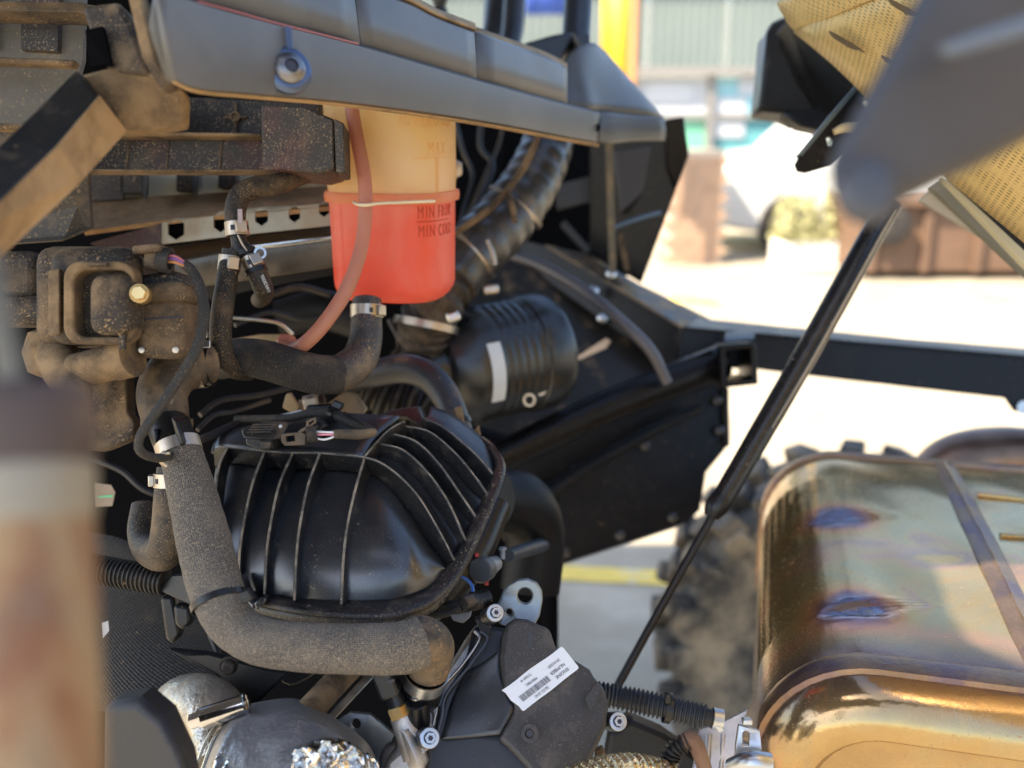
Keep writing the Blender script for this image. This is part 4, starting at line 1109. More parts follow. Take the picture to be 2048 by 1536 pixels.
# pipe tee
pt = thing('dusty_pipe_tee', 'dust covered pipe tee below the relay boxes', 'pipe tee', P(180, 780, .68))
tube('branch', [(150, 742, .675, 34), (210, 728, .67, 36), (262, 712, .665, 38)], m_dirt, pt, seg=22)
tube('collar', [(232, 722, .668, 40), (266, 713, .664, 41)], m_dirt, pt, seg=22, sub=3)
tube('down_leg', [(110, 700, .70, 42), (126, 740, .68, 40), (146, 775, .67, 36), (150, 840, .66, 34)], m_dirt, pt, seg=22)
lathe('bulb', P(96, 705, .70), UP, [(.004, -.018), (.013, -.014), (.017, 0), (.013, .014), (.004, .018)], m_dirt, pt, seg=20)
bpl = prism('lower_mount_plate', [(170, 745, .73), (250, 738, .73), (252, 830, .73), (268, 845, .72), (262, 880, .72), (205, 904, .72), (165, 900, .72)], .02, m_dirt2, None, bev=.003)
tag(bpl, 'muddy mounting plate below the pipe tee at the left', 'plate')

SS = .75
# ---- near blurred shock absorber at left
sk = thing('shock_absorber', 'large blurred dusty shock absorber body at the left edge close to the camera', 'shock absorber', P(70, 1560, .30))
ks = .225
axk = nrm(P(62, 700, .236) - P(86, 1500, .221))
c0 = P(72, 1500, ks)
lathe('rusty_body', c0 - axk * .02 * SS, axk, [(q_[0] * SS, q_[1] * SS) for q_ in [(.0195, -.16), (.0195, .03), (.0192, .09), (.0188, .096)]], M('dust_streaked_orange_paint', (.24, .10, .042), .7, dust=.72, dustcol=(.34, .235, .125), big=70, up=0, bump=.2, bscale=200, col2=(.17, .12, .08), c2scale=60, c2thr=(.42, .58), stretch=(1, 1, .14)), sk, seg=40)
lathe('spring_seat', c0 + axk * .064 * SS, axk, [(q_[0] * SS, q_[1] * SS) for q_ in [(.0188, .004), (.0196, .006), (.0204, .009), (.0204, .022), (.0198, .0225)]], M('grey_seat_ring', (.27, .235, .175), .5, dust=.3), sk, seg=40)
lathe('collar', c0 + axk * .0865 * SS, axk, [(q_[0] * SS, q_[1] * SS) for q_ in [(.0198, 0), (.0209, .003), (.0209, .018), (.0203, .023), (.0185, .0255), (.006, .026)]], M('mauve_grey_collar', (.085, .062, .055), .6, dust=.25, up=.3, spec=.25), sk, seg=40)
tube('piston_rod', [(40, 850, .227, 30), (22, 745, .230, 28), (-2, 630, .234, 26), (-30, 510, .238, 25)], M('olive_rod', (.15, .135, .10), .55, .0), sk, seg=24)

# ================================================================ coolant circuit
# ---- reservoir
RC = P(786, 400, .885); RC[2] = 0
def zat(py, d=.84):
    return P(786, py, d)[2]
z_bot, z_ring, z_top = zat(619), zat(397), zat(120)
RA, RB, RROT = .0548, .050, R(-14)
def rsec(t, k=1.0):
    e = 2 / 3.0
    c, s = math.cos(t), math.sin(t)
    x = RA * k * math.copysign(abs(c) ** e, c); y = RB * k * math.copysign(abs(s) ** e, s)
    return x * math.cos(RROT) - y * math.sin(RROT), x * math.sin(RROT) + y * math.cos(RROT)
def rpt(t, z, off=0.0):
    # taper: a little narrower at the bottom and below the ring
    f = (z - z_bot) / (z_ring - z_bot)
    k = .945 + .03 * min(1, max(0, f))
    if z > z_ring: k = .995
    if z < z_bot + .016:
        q = 1 - (z - z_bot) / .016; k *= 1 - .16 * q ** 2.4
    x, y = rsec(t, k); n = nrm((x, y, 0))
    return np.array((RC[0] + x, RC[1] + y, z)) + n * off
def plastic(name, col, tr, haze=None):
    m = M(name, col, .34, vary=.05, big=30, col2=haze, c2scale=11, c2thr=(.40, .66), speck=.10, dustcol=(.30, .17, .08), bump=.12, bscale=700, fine=600, rvar=.06)  # second tone paints in dust film and its whitish glare
    nt = m.node_tree; bs = nt.nodes['Principled BSDF']
    bs.inputs['Subsurface Weight'].default_value = .35
    bs.inputs['Subsurface Radius'].default_value = (.03, .018, .010) if tr == 0 else (.035, .006, .004)
    bs.inputs['Subsurface Scale'].default_value = .6
    out = nt.nodes['Material Output']
    tl = nt.nodes.new('ShaderNodeBsdfTranslucent'); tl.inputs[0].default_value = (*[min(1, c * 1.15) for c in col], 1)
    mx = nt.nodes.new('ShaderNodeMixShader'); mx.inputs[0].default_value = .55
    nt.links.new(bs.outputs[0], mx.inputs[1]); nt.links.new(tl.outputs[0], mx.inputs[2]); nt.links.new(mx.outputs[0], out.inputs[0])
    return m
m_tank = plastic('amber_tank_plastic', (.89, .69, .33), 0, (.91, .80, .52))
m_cool = plastic('red_coolant_plastic', (.95, .19, .12), 1, (.94, .48, .37))
m_ringp = plastic('tank_weld_rim_plastic', (.80, .38, .20), 0)
rv = thing('coolant_reservoir', 'translucent plastic coolant tank filled to the rim line with red coolant', 'coolant tank', (RC[0], RC[1], z_bot))
def shell(name, zs, mat, cap0=False, cap1=False, offs=None):
    V = []; F = []; n = 96
    for i, z in enumerate(zs):
        for k in range(n):
            V.append(rpt(2 * math.pi * k / n, z, offs[i] if offs else 0))
    for i in range(len(zs) - 1):
        for k in range(n):
            k2 = (k + 1) % n; F.append((i * n + k, i * n + k2, (i + 1) * n + k2, (i + 1) * n + k))
    if cap0: F.append(tuple(range(n - 1, -1, -1)))
    if cap1: F.append(tuple((len(zs) - 1) * n + k for k in range(n)))
    return make(name, V, F, mat, rv, smooth=50)
zb_ = list(z_bot + np.array([0, .0012, .0028, .005, .008, .012, .016])) + list(np.linspace(z_bot + .02, z_ring - .001, 12))
lo_ = shell('coolant_section', zb_, m_cool, True, False)
up_ = shell('upper_section', list(np.linspace(z_ring, z_top, 8)), m_tank, False, True)
shell('weld_rim', [z_ring - .0045, z_ring - .0045, z_ring - .001, z_ring + .0005, z_ring + .004, z_ring + .0042], m_ringp, offs=[0, .0035, .0040, .0028, .0022, -.001])
# arc length lookup for lettering
ts = np.linspace(-math.pi, 0, 721)          # front half, left to right
pp = np.array([rpt(t, z_ring - .02) for t in ts]); al = np.r_[0, np.cumsum(np.linalg.norm(np.diff(pp, axis=0), axis=1))]
pxs = np.array([proj(p)[0] for p in pp])
def s_of_px(px):
    vis = np.arange(len(ts)); i = np.argmin(np.abs(pxs - px) + (np.gradient(pxs) <= 0) * 1e3); return al[i]
def wrap(s, z, off):
    t = np.interp(s, al, ts); return rpt(t, z, off)
def tank_text(body, px, py, hpx, mat, sx=.8, off=.0005):
    s0 = s_of_px(px); V, F = textmesh(body, 1.0, spc=1.3)
    z0 = zat(py); hh = (zat(py - hpx) - z0) / .70
    return make('lettering', [wrap(s0 + v[0] * hh * sx, z0 + v[1] * hh, off) for v in V], F, mat, up_ if py < 397 else lo_, smooth=0, solid=.0004)
def tank_bar(s0, s1, za_, zb2, mat, par):
    n = 12; V = []; F = []
    for i in range(n + 1):
        s = s0 + (s1 - s0) * i / n
        for z, o in ((za_, 0), (za_, .0009), (zb2, .0009), (zb2, 0)): V.append(wrap(s, z, o))
        if i:
            for k in range(4):
                k2 = (k + 1) % 4; F.append(((i - 1) * 4 + k, (i - 1) * 4 + k2, i * 4 + k2, i * 4 + k))
    return make('level_mark', V, F, mat, par, smooth=0)
m_emb = plastic('embossed_amber', (.88, .66, .32), 0)
m_embr = plastic('embossed_red', (.66, .11, .06), 1)
tank_text('MAX', 856, 309, 26, m_emb, .62)
tank_text('NIVEAU LIQUIDE', 802, 252, 22, m_emb, .66)
tank_text('MIN FROID', 834, 437, 25, m_embr, .56)
tank_text('MIN COLD', 835, 476, 25, m_embr, .56)
sA = s_of_px(828)
tank_bar(sA, sA + .045, zat(316), zat(314), m_emb, up_)
tank_bar(s_of_px(872), s_of_px(872) + .0025, zat(385), zat(318), m_emb, up_)
tank_bar(sA + .002, sA + .045, zat(445), zat(443), m_embr, lo_)
# mould parting line on the left side
for zz, par, mm in (((z_bot + .02, z_ring - .006), lo_, m_cool), ((z_ring + .005, z_top), up_, m_tank)):
    s_ = s_of_px(681)
    tank_bar(s_, s_ + .0008, zz[0], zz[1], mm, par)
# neck under the tank, moulded
# overflow tube down the front
m_otube = plastic('milky_pink_tube', (.62, .33, .24), 0)
ot = tube('overflow_tube', [(702, 190, .80, 14), (706, 232, .803, 14), (717, 290, .80, 14), (728, 350, .797, 14), (731, 400, .795, 14), (728, 460, .795, 14), (716, 520, .79, 14), (690, 585, .785, 15), (650, 645, .78, 15), (612, 685, .785, 15), (586, 698, .80, 15), (566, 695, .83, 15)], m_otube, None, seg=20)
tag(ot, 'milky pink overflow tube curving down the front of the coolant tank', 'tube')
tie = tube('tube_tie', [(708, 404, .80, 3.5), (716, 409, .787, 3.5), (735, 410, .7835, 3.5), (756, 407, .79, 3.5), (800, 405, .815, 3.5), (870, 402, .828, 3.5)], plain('clear_nylon_tie', (.72, .60, .40), .35), None, seg=10)
tag(tie, 'thin clear tie holding the overflow tube against the tank rim', 'tie')
cap_ = lathe('tube_end_boss', P(572, 690, .835), nrm(RT * .8 + UP * .3 - FW * .3), [(.004, -.004), (.009, -.003), (.010, 0), (.008, .005), (.006, .008)], m_otube, None, seg=20)
tag(cap_, 'pink rounded end boss where the overflow tube meets the dark hose', 'fitting')

# ---- hose from tank bottom
def tied_clamp(par, px, py, d, rpx, axis, width=.012, ear=True, mat=None, earvec=None):
    mat = mat or m_clamp
    c = P(px, py, d); r = PX(d, rpx)
    rg_ = ring('clamp_band', c, axis, r, width, .0010, mat, par, seg=30)
    if ear:
        ev = nrm(-FW * .8 + RT * .5 if earvec is None else earvec); ax = nrm(axis); ev = nrm(ev - ax * (ev @ ax)); tv = np.cross(ax, ev)
        box('clamp_ear', c + ev * (r + .002), tv * .0045, ax * width * .42, ev * .0022, mat, rg_, bev=.0008)
        for q in (-1, 1):
            box('clamp_slot', c + nrm(ev + tv * q * .75) * (r + .0010), nrm(tv - ev * q * .5) * .0016, ax * width * .18, nrm(ev + tv * q * .7) * .0003, m_ink, rg_)
    return rg_
m_sleeve = M('woven_hose_sleeve', (.024, .023, .023), .8, dust=.28, speck=.35, weave=(.0034, .7), bump=.1, bscale=1300)
th = thing('tank_outlet_hose', 'dusty black hose bending from the tank bottom into a woven sleeve', 'hose', P(690, 780, .8))
tube('rubber_end', [(734, 600, .845, 29), (733, 640, .84, 31), (731, 680, .835, 33), (718, 718, .825, 36), (690, 742, .81, 38), (665, 752, .80, 38)], M('dusty_hose_rubber', (.030, .029, .030), .55, dust=.35, speck=.65, bump=.12, bscale=1300, up=.3), th, seg=28)
tube('woven_sleeve', [(672, 750, .803, 39), (630, 748, .79, 40), (580, 735, .785, 40), (530, 720, .79, 40), (480, 715, .80, 38), (440, 725, .82, 34)], m_sleeve, th, seg=32)
tied_clamp(th, 734, 622, .842, 31, UP, .011, earvec=-FW * .5 + RT * .85)

# ---- small hoses with Y connector
yh = thing('vent_hose', 'thin black hose curving from under the cross member down to the branch fitting', 'hose', P(480, 450, .8))
tube('hose_wall', [(640, 340, .83, 17), (600, 352, .82, 19), (555, 368, .80, 21), (510, 375, .79, 22), (482, 390, .785, 22), (471, 420, .782, 21), (472, 462, .78, 20)], m_rubber, yh, seg=22)
prism('paint_stripe', [(475, 418, .7565), (484, 418, .7565), (485, 446, .756), (476, 447, .756)], .001, plain('mauve_stripe', (.40, .32, .32), .6), yh)
tied_clamp(yh, 474, 458, .78, 21, UP - RT * .1, .011)
yc = thing('branch_fitting', 'dark plastic Y shaped branch fitting joining three hoses', 'fitting', P(480, 520, .78))
tube('upper_spigot', [(474, 462, .78, 15), (478, 485, .78, 16), (484, 505, .78, 18)], m_rubberd, yc, seg=18)
tube('branch_leg', [(482, 488, .78, 13), (470, 510, .78, 15), (462, 525, .78, 16)], m_rubberd, yc, seg=16)
tube('branch_leg', [(480, 486, .78, 13), (494, 505, .78, 15), (504, 520, .782, 15)], m_rubberd, yc, seg=16)
ring('flange', P(464, 506, .78), UP + RT * .25, PX(.78, 14), .004, .0025, m_rubberd, yc)
ring('flange', P(492, 504, .78), UP - RT * .4, PX(.78, 14), .004, .0025, m_rubberd, yc)
tube('rib', [(476, 470, .771, 2), (486, 490, .7705, 2.4), (494, 502, .771, 2)], m_clamp, yc, seg=8)
h2 = thing('downpipe_hose', 'dusty black hose running straight down from the branch fitting', 'hose', P(450, 745, .78))
tube('hose_wall', [(460, 515, .78, 20), (454, 560, .775, 21), (446, 610, .77, 22), (441, 660, .77, 22), (446, 710, .775, 22), (468, 738, .785, 19), (500, 745, .80, 17)], m_rubber, h2, seg=24)
tied_clamp(h2, 459, 527, .78, 20, UP + RT * .12, .012)
h3 = thing('stub_hose', 'short black hose stub with white print hanging from the branch fitting', 'hose', P(525, 595, .78))
tube('hose_wall', [(502, 515, .782, 18), (514, 545, .782, 20), (526, 575, .785, 20), (528, 592, .80, 18), (518, 600, .82, 16)], m_rubber, h3, seg=24)
tied_clamp(h3, 506, 525, .782, 18, UP - RT * .45, .011)
ring('end_ring', P(512, 541, .782), UP - RT * .4, PX(.782, 20), .004, .001, m_blackc, h3)
V, F = textmesh('TRE8D5411', 1.0)
o_ = P(520, 551, .7625); ex = nrm(P(535, 583, .763) - o_); ey = nrm(P(530, 547, .763) - o_); ey = nrm(ey - ex * (ey @ ex))
make('lettering', [o_ + ex * v[0] * .0030 + ey * v[1] * .0036 for v in V], F, m_white, h3, smooth=0)
rg2 = ring('clamp_ring_pull', P(520, 506, .775), nrm(-FW + RT * .5), PX(.775, 8), .0012, .0018, m_chrome, None, seg=22)
tag(rg2, 'small bright wire ring sticking out beside the branch fitting', 'ring')

# bright brake line and pale bracket behind
bl_ = tube('thin_steel_line', [(455, 634, .88, 4), (520, 640, .89, 4), (560, 648, .90, 4), (585, 668, .91, 4)], m_steel, None, seg=8)
tag(bl_, 'thin bright steel line behind the downpipe hose', 'pipe')
for pts, lab in (([(455, 680, .90), (520, 668, .90), (580, 668, .90), (600, 690, .90), (470, 700, .90)], 'dusty tan tab plate just above the woven hose sleeve'),
                 ([(565, 815, .90), (572, 788, .90), (582, 785, .90), (598, 812, .90), (590, 830, .90)], 'small pale tan pointed tab standing behind the ribbed cover'),
                 ([(640, 818, .92), (690, 782, .93), (712, 786, .93), (735, 818, .93), (720, 835, .92)], 'golden tan rounded tab plate behind the ribbed cover')):
    o = prism('tab_plate', pts, .004, M('tan_plate', (.32, .23, .12), .5, .3, dust=.35, up=0), None, bev=.001); tag(o, lab, 'tab')
kc = thing('hidden_hose_clip', 'small copper coloured clamp lying behind the ribbed cover', 'clamp', P(625, 805, .88))
tied_clamp(kc, 624, 804, .88, 13, RT + UP * .2, .014)
tube('pipe_stub', [(600, 812, .885, 12), (650, 800, .885, 12)], m_dirt2, kc, seg=14)

# ---- elbow hose at left and its connector
eh = thing('elbow_hose', 'dusty brown rubber elbow hose turning down at the left', 'hose', P(330, 860, .74))
tube('hose_wall', [(420, 728, .76, 40), (385, 732, .75, 45), (345, 748, .738, 50), (325, 785, .73, 50), (330, 830, .725, 47), (335, 850, .72, 44)], M('brown_dusty_rubber', (.045, .034, .025), .62, dust=.5, speck=.35, bump=.12, bscale=1300), eh, seg=30)
tied_clamp(eh, 398, 730, .753, 44, RT + UP * .05, .010, earvec=-FW + UP * .2)
ring('dark_band', P(415, 728, .757), RT + UP * .05, PX(.757, 40), .008, .002, m_blackc, eh)
ring('lower_lip', P(334, 846, .722), UP, PX(.722, 45), .006, .002, m_dirt2, eh)
V, F = textmesh('2000', 1.0)
o_ = P(337, 790, .7105); ex = nrm(P(341, 812, .709) - o_); ey = nrm(P(346, 788, .7115) - o_); ey = nrm(ey - ex * (ey @ ex))
make('lettering', [o_ + ex * v[0] * .0034 + ey * v[1] * .0034 for v in V], F, M('faded_print', (.30, .26, .2), .7), eh, smooth=0)
kn2 = thing('hose_coupler', 'black plastic coupler with a fin between the elbow and the foam sleeved hose', 'coupler', P(345, 895, .70))
tube('coupler_body', [(332, 838, .722, 40), (338, 865, .712, 38), (350, 895, .70, 38)], m_rubberd, kn2, seg=26)
prism('fin', [(340, 832, .685), (352, 838, .680), (368, 890, .675), (356, 893, .680)], .03, m_black, kn2, bev=.002)
prism('fin', [(303, 860, .69), (314, 856, .69), (318, 890, .69), (306, 888, .69)], .03, m_black, kn2, bev=.002)
hc = thing('hose_bracket_clip', 'small steel clip bracket right of the relay block', 'clip', P(395, 690, .73))
boxp('clip_plate', 362, 668, 392, 692, .735, .004, m_clamp, hc, bev=.001, rot=-.3)
boxp('clip_tooth', 404, 662, 414, 676, .73, .004, m_zinc, hc, bev=.0006)
boxp('clip_tooth', 404, 680, 420, 696, .73, .004, m_zinc, hc, bev=.0006)

# ---- foam sleeved radiator hose
m_foam = M('grey_foam_sleeve', (.105, .095, .085), .92, dust=.45, speck=.95, bump=1.6, bscale=700, fine=950, up=.6, dustcol=(.31, .25, .18), big=20, weave=(.0030, .35))
fh = thing('foam_sleeved_hose', 'thick grey foam sleeved coolant hose curving under the ribbed cover', 'hose', P(500, 1340, .66))
up_pts = [(356, 888, .695, 40), (372, 940, .69, 44), (390, 1010, .682, 49), (408, 1085, .672, 53), (424, 1150, .662, 54), (438, 1198, .655, 53)]
lo_pts = [(434, 1186, .657, 51), (446, 1220, .652, 49), (476, 1258, .648, 48), (530, 1284, .645, 48), (620, 1295, .645, 49), (720, 1298, .648, 50), (800, 1296, .652, 52), (840, 1284, .658, 53)]
tube('upper_sleeve', up_pts, m_foam, fh, seg=36, wob=.012)
tube('lower_sleeve', lo_pts, m_foam, fh, seg=36, wob=.012)
tube('rubber_elbow', [(815, 1291, .654, 52), (842, 1284, .660, 52), (860, 1292, .672, 48), (862, 1312, .682, 45), (856, 1338, .690, 43)], M('dusty_rubber_elbow', (.035, .031, .028), .7, dust=.6, speck=.6, bump=.3, bscale=900, fine=500), fh, seg=32)
ring('sleeve_tie', P(437, 1203, .655), P(446, 1222, .652) - P(424, 1150, .662), PX(.655, 52.5), .0045, .0012, m_blackc, fh, seg=40)
boxp('tie_head', 478, 1182, 502, 1206, .632, .008, m_blackc, fh, bev=.001, rot=.5)
tied_clamp(fh, 357, 896, .694, 42, P(372, 940, .69) - P(350, 860, .70), .009, ear=False)
cl_ = thing('clamp_hook', 'small bent steel hook of the hose clamp at the top of the foam sleeve', 'clamp hook', P(328, 925, .68))
tube('hook_wire', [(340, 905, .665, 4), (326, 908, .665, 5), (322, 922, .668, 5), (334, 932, .67, 4)], m_clamp, cl_, seg=10)
ring('hose_ring', P(850, 1352, .690), P(856, 1338, .690) - P(845, 1372, .70), PX(.69, 44), .010, .0010, m_zinc, fh, seg=36)
# hose behind, U-bend
h4 = thing('u_bend_hose', 'dusty black hose making a U bend behind the foam sleeved hose', 'hose', P(320, 1140, .74))
tube('hose_wall', [(345, 935, .725, 30), (342, 1000, .722, 34), (340, 1060, .72, 37), (328, 1105, .725, 36), (300, 1098, .745, 33), (286, 1062, .76, 30), (290, 1010, .77, 26)], m_rubber, h4, seg=26)
tied_clamp(h4, 344, 960, .724, 33, UP, .010, earvec=-RT - FW * .3)
# corrugated conduit
cd = tube('corrugated_conduit', [(150, 1130, .76, 29), (215, 1142, .755, 29), (270, 1152, .75, 29), (332, 1164, .745, 28)], m_rubberd, None, seg=26, corr=(.0036, .0011))
tag(cd, 'black corrugated conduit emerging behind the blurred shock absorber', 'conduit')
cp = prism('conduit_bracket', [(315, 1180, .74), (345, 1150, .74), (430, 1148, .72), (430, 1225, .72), (400, 1220, .725)], .004, m_black, None, bev=.001)
tag(cp, 'dusty black bracket plate between the conduit and the foam hose', 'bracket')
# woven heat mat behind, lower left
wm_ = patch('woven_heat_mat', [[(150, 1060, .90), (260, 1085, .88), (380, 1180, .88)], [(150, 1220, .86), (270, 1240, .85), (440, 1280, .86)], [(150, 1420, .82), (280, 1420, .80), (470, 1400, .82)]], M('woven_glass_cloth', (.028, .026, .024), .75, speck=.3, dust=.25, up=0, bump=.1, bscale=800), None, su=6, sv=6, solid=.003)
def uvweave(o, scale):
    m = o.data.materials[0]; nt = m.node_tree; bs = nt.nodes['Principled BSDF']
    uv = nt.nodes.new('ShaderNodeUVMap'); s = nt.nodes.new('ShaderNodeSeparateXYZ'); nt.links.new(uv.outputs[0], s.inputs[0])
    a = mth(nt, 'SINE', mth(nt, 'MULTIPLY', s.outputs[0], scale)); b = mth(nt, 'SINE', mth(nt, 'MULTIPLY', s.outputs[1], scale * 1.25))
    w = mth(nt, 'MULTIPLY', a, b)
    bp = [n for n in nt.nodes if n.type == 'BUMP'][0]; old = bp.inputs['Height'].links[0].from_socket
    nt.links.new(mth(nt, 'ADD', old, mth(nt, 'MULTIPLY', w, .9)), bp.inputs['Height'])
    oc = bs.inputs['Base Color'].links[0].from_socket
    nt.links.new(mixc(nt, ramp(nt, w, -.2, .9), oc, (.045, .040, .034)), bs.inputs['Base Color'])
uvweave(wm_, 210)
tag(wm_, 'dark woven heat mat in the lower left behind the hoses', 'heat mat')
st = prism('paper_tag', [(190, 966, .62), (222, 970, .62), (230, 985, .62), (224, 1012, .62), (192, 1014, .62)], .0006, plain('cream_tag', (.24, .18, .12), .6, speck=.4), None)
tag(st, 'small cream paper tag with a green stripe beside the shock absorber', 'tag')
make('green_stripe', [P(196, 992, .6195), P(226, 990, .6195), P(226, 994, .6195), P(196, 996, .6195)], [(0, 1, 2, 3)], plain('green_print', (.10, .45, .20), .6), st, smooth=0)
st2 = prism('white_tag', [(204, 1246, .66), (216, 1242, .66), (218, 1262, .66), (206, 1276, .66)], .0006, plain('grey_tag', (.45, .45, .45), .6), None)
tag(st2, 'tiny grey printed tag by the woven heat mat', 'tag')
# dark brackets and bolt in the gap below the hose
for pts, mat, nm, lab, cat in (
    ([(318, 1195, .74), (345, 1190, .74), (362, 1270, .74), (345, 1290, .74), (330, 1280, .74)], m_blackc, 'cable_clip', 'glossy black cable clip hanging below the bracket plate', 'clip'),
    ([(345, 1210, .73), (380, 1212, .73), (382, 1250, .73), (362, 1262, .73), (348, 1250, .73)], m_blackc, 'loop_clip', 'black loop shaped clip right of the cable clip', 'clip'),
    ([(330, 1300, .78), (420, 1310, .78), (520, 1330, .76), (580, 1345, .75), (510, 1412, .75), (490, 1410, .75), (430, 1350, .78)], m_dark, 'gearcase_plate', 'dark oily gearcase plate below the foam hose', 'plate')):
    o = prism(nm, pts, .012, mat, None, bev=.003); tag(o, lab, cat)
lb = lathe('hex_bolt', P(458, 1330, .74), -FW + RT * .2, [(.007, 0), (.007, .003), (.005, .003), (.005, .008), (.004, .009)], m_dirt2, None, seg=12, smooth=20)
tag(lb, 'dull hex bolt in the dark gap under the foam hose', 'bolt')
dp = tube('dirty_pipe', [(745, 1290, .80, 26), (690, 1345, .76, 26), (620, 1420, .70, 28), (590, 1450, .68, 28)], m_dirt, None, seg=24)
tag(dp, 'dust brown pipe running diagonally under the foam hose to the heat shield dome', 'pipe')
sr = prism('steel_strap', [(735, 1345, .77), (752, 1350, .77), (668, 1440, .73), (655, 1432, .73)], .003, m_steel, None, bev=.0006)
tag(sr, 'flat steel strap beside the dust brown pipe', 'strap')
gp = holed('slotted_bracket', [(660, 1450, .72), (700, 1425, .72), (740, 1428, .72), (790, 1470, .71), (760, 1536, .70), (690, 1540, .70)], [[(712 + 9 * math.cos(R(30 * k)), 1449 + 11 * math.sin(R(30 * k)), .719) for k in range(12)]], .004, M('dull_zinc_plate', (.32, .34, .34), .4, .8, dust=.2, speck=.2), None, bev=.0008)
tag(gp, 'dull zinc bracket plate with a round hole beside the heat shield dome', 'bracket')

DK = 1.20
P_keep = P
def P(x, y, d):
    return P_keep(x, y, d * DK)
PX_keep = PX
def PX(d, n=1.0):
    return PX_keep(d * DK, n)
# ---- steel exhaust elbow with worm clamp
xe = thing('exhaust_elbow', 'dusty dark steel exhaust elbow at the lower left', 'exhaust elbow', P(380, 1500, .60))
tube('elbow_tube', [(330, 1540, .66, 62), (338, 1470, .64, 64), (372, 1418, .62, 66), (420, 1425, .60, 66), (440, 1470, .585, 64), (450, 1530, .57, 64)], M('dirty_exhaust_steel', (.46, .41, .33), .26, .95, dust=.55, speck=.7, fine=640, dustcol=(.20, .155, .11), bump=2.2, bscale=75, up=.5), xe, seg=32)
wc = thing('worm_drive_clamp', 'bright steel worm drive clamp around the exhaust elbow', 'clamp', P(430, 1450, .55))
axw = nrm(RT * .55 - UP * .8 + FW * .1)
cw_ = P(428, 1478, .590)
rgw = ring('band', cw_, axw, PX(.59, 66), .014, .0012, m_chrome, wc, seg=44)
hcw = P(432, 1428, .553); axh = nrm(P(478, 1410, .553) - P(385, 1440, .553))
V, F, _ = sweep_geo(np.array([hcw + axh * t for t in (-.009, .020)]), [.0074] * 2, 22); make('screw_housing', V, F, m_chrome, wc, smooth=40)
lathe('housing_lip', hcw + axh * .020, axh, [(.0079, 0), (.0079, .0014), (.006, .0024)], m_chrome, wc, seg=22)
lathe('hex_screw', hcw - axh * .009, -axh, [(.007, 0), (.007, .0018), (.0055, .0022), (.0055, .0086), (.0048, .0094)], m_chrome, wc, seg=6, smooth=20)
uA = nrm(-FW - axw * ((-FW) @ axw)); uB = np.cross(axw, uA)
for k in range(9):
    t = R(-34 + 9 * k); rad = uA * math.cos(t) + uB * math.sin(t); tg = np.cross(axw, rad)
    box('band_slot', cw_ + rad * (PX(.59, 66) + .0013), tg * .0009, axw * .0042, rad * .0002, m_ink, rgw)
# black guard at the bottom left
bg_ = prism('black_guard', [(205, 1410, .50), (275, 1398, .49), (322, 1438, .48), (362, 1530, .47), (375, 1600, .47), (205, 1600, .50)], .03, M('matte_black_guard', (.018, .017, .018), .6, dust=.2, speck=.1), None, bev=.006, bseg=3)
tag(bg_, 'matt black plastic guard at the bottom left below the exhaust elbow', 'guard')
# ---- heat shield dome, black top with crumpled silver edge
hd = thing('heat_shield_dome', 'speckled black heat shield dome with crumpled silver foil at the bottom edge', 'heat shield', P(580, 1560, .52))
outl = [(395, 1560, .545), (428, 1470, .56), (470, 1420, .575), (540, 1400, .59), (600, 1399, .595), (660, 1430, .59), (715, 1468, .575), (742, 1500, .56), (764, 1560, .545)]
inn = [(430, 1580, .52), (460, 1500, .525), (500, 1455, .535), (550, 1440, .54), (600, 1440, .54), (645, 1462, .54), (680, 1495, .535), (700, 1530, .525), (712, 1580, .51)]
inn2 = [(500, 1600, .50), (520, 1560, .505), (540, 1530, .51), (560, 1520, .51), (590, 1520, .51), (610, 1530, .51), (625, 1550, .505), (635, 1570, .50), (640, 1600, .50)]
bck = [(p[0] + (p[0] - 580) * .03, p[1] + 6, p[2] + .05) for p in outl]
patch('dome_skin', [bck, outl, [((a[0] * .6 + b[0] * .4), a[1] * .6 + b[1] * .4, (a[2] * .6 + b[2] * .4) - .012) for a, b in zip(outl, inn)], inn, inn2, [(572, 1600 - 4 * abs(k - 4), .50) for k in range(9)]], M('speckled_grey_shield', (.33, .33, .335), .36, .6, speck=.75, dust=.25, up=.0, fine=560, bump=1.6, bscale=90, dustcol=(.36, .34, .32)), hd, su=5, sv=6, solid=.002)
Vc = []; Fc = []; nA, nB = 34, 14
rng = np.random.RandomState(3)
ph = rng.rand(8) * 6
for i in range(nA + 1):
    for j in range(nB + 1):
        u = i / nA; v = j / nB
        x = 585 + 172 * u; y = 1498 - 34 * math.sin(u * 2.6) + 42 * u * u + (95 * v)
        d = .528 + .034 * u * u - .010 * math.sin(math.pi * min(1, v)) + .0050 * math.sin(u * 21 + 5 * math.sin(v * 4 + ph[0]) + ph[1]) + .0022 * math.sin(u * 37 + v * 11 + 2 * math.sin(v * 9) + ph[2]) + .0010 * math.sin(u * 63 - v * 25)
        if j == 0: d += .006
        Vc.append(P(x, y, d - .017))
for i in range(nA):
    for j in range(nB):
        k = i * (nB + 1) + j; Fc.append((k, k + 1, k + nB + 2, k + nB + 1))
for k, pts_ in enumerate(([(398, 1560, .535, 4), (428, 1478, .545, 4), (466, 1428, .56, 4), (500, 1412, .57, 3)], [(384, 1560, .545, 3), (412, 1482, .555, 3.5), (446, 1436, .565, 3)], [(410, 1560, .528, 2), (440, 1490, .536, 2.4), (476, 1444, .55, 2)])):
    tube('bright_edge', pts_, M('gold_silver_edge_%d' % k, (.70, .62, .46), .22, 1.0), hd, seg=10)
m_cf = M('crumpled_silver_foil', (.82, .80, .76), .14, 1.0, vary=.05, rvar=.05)
make('crumpled_foil', Vc, Fc, m_cf, hd, smooth=80, solid=.0006)
Vd = []; Fd = []
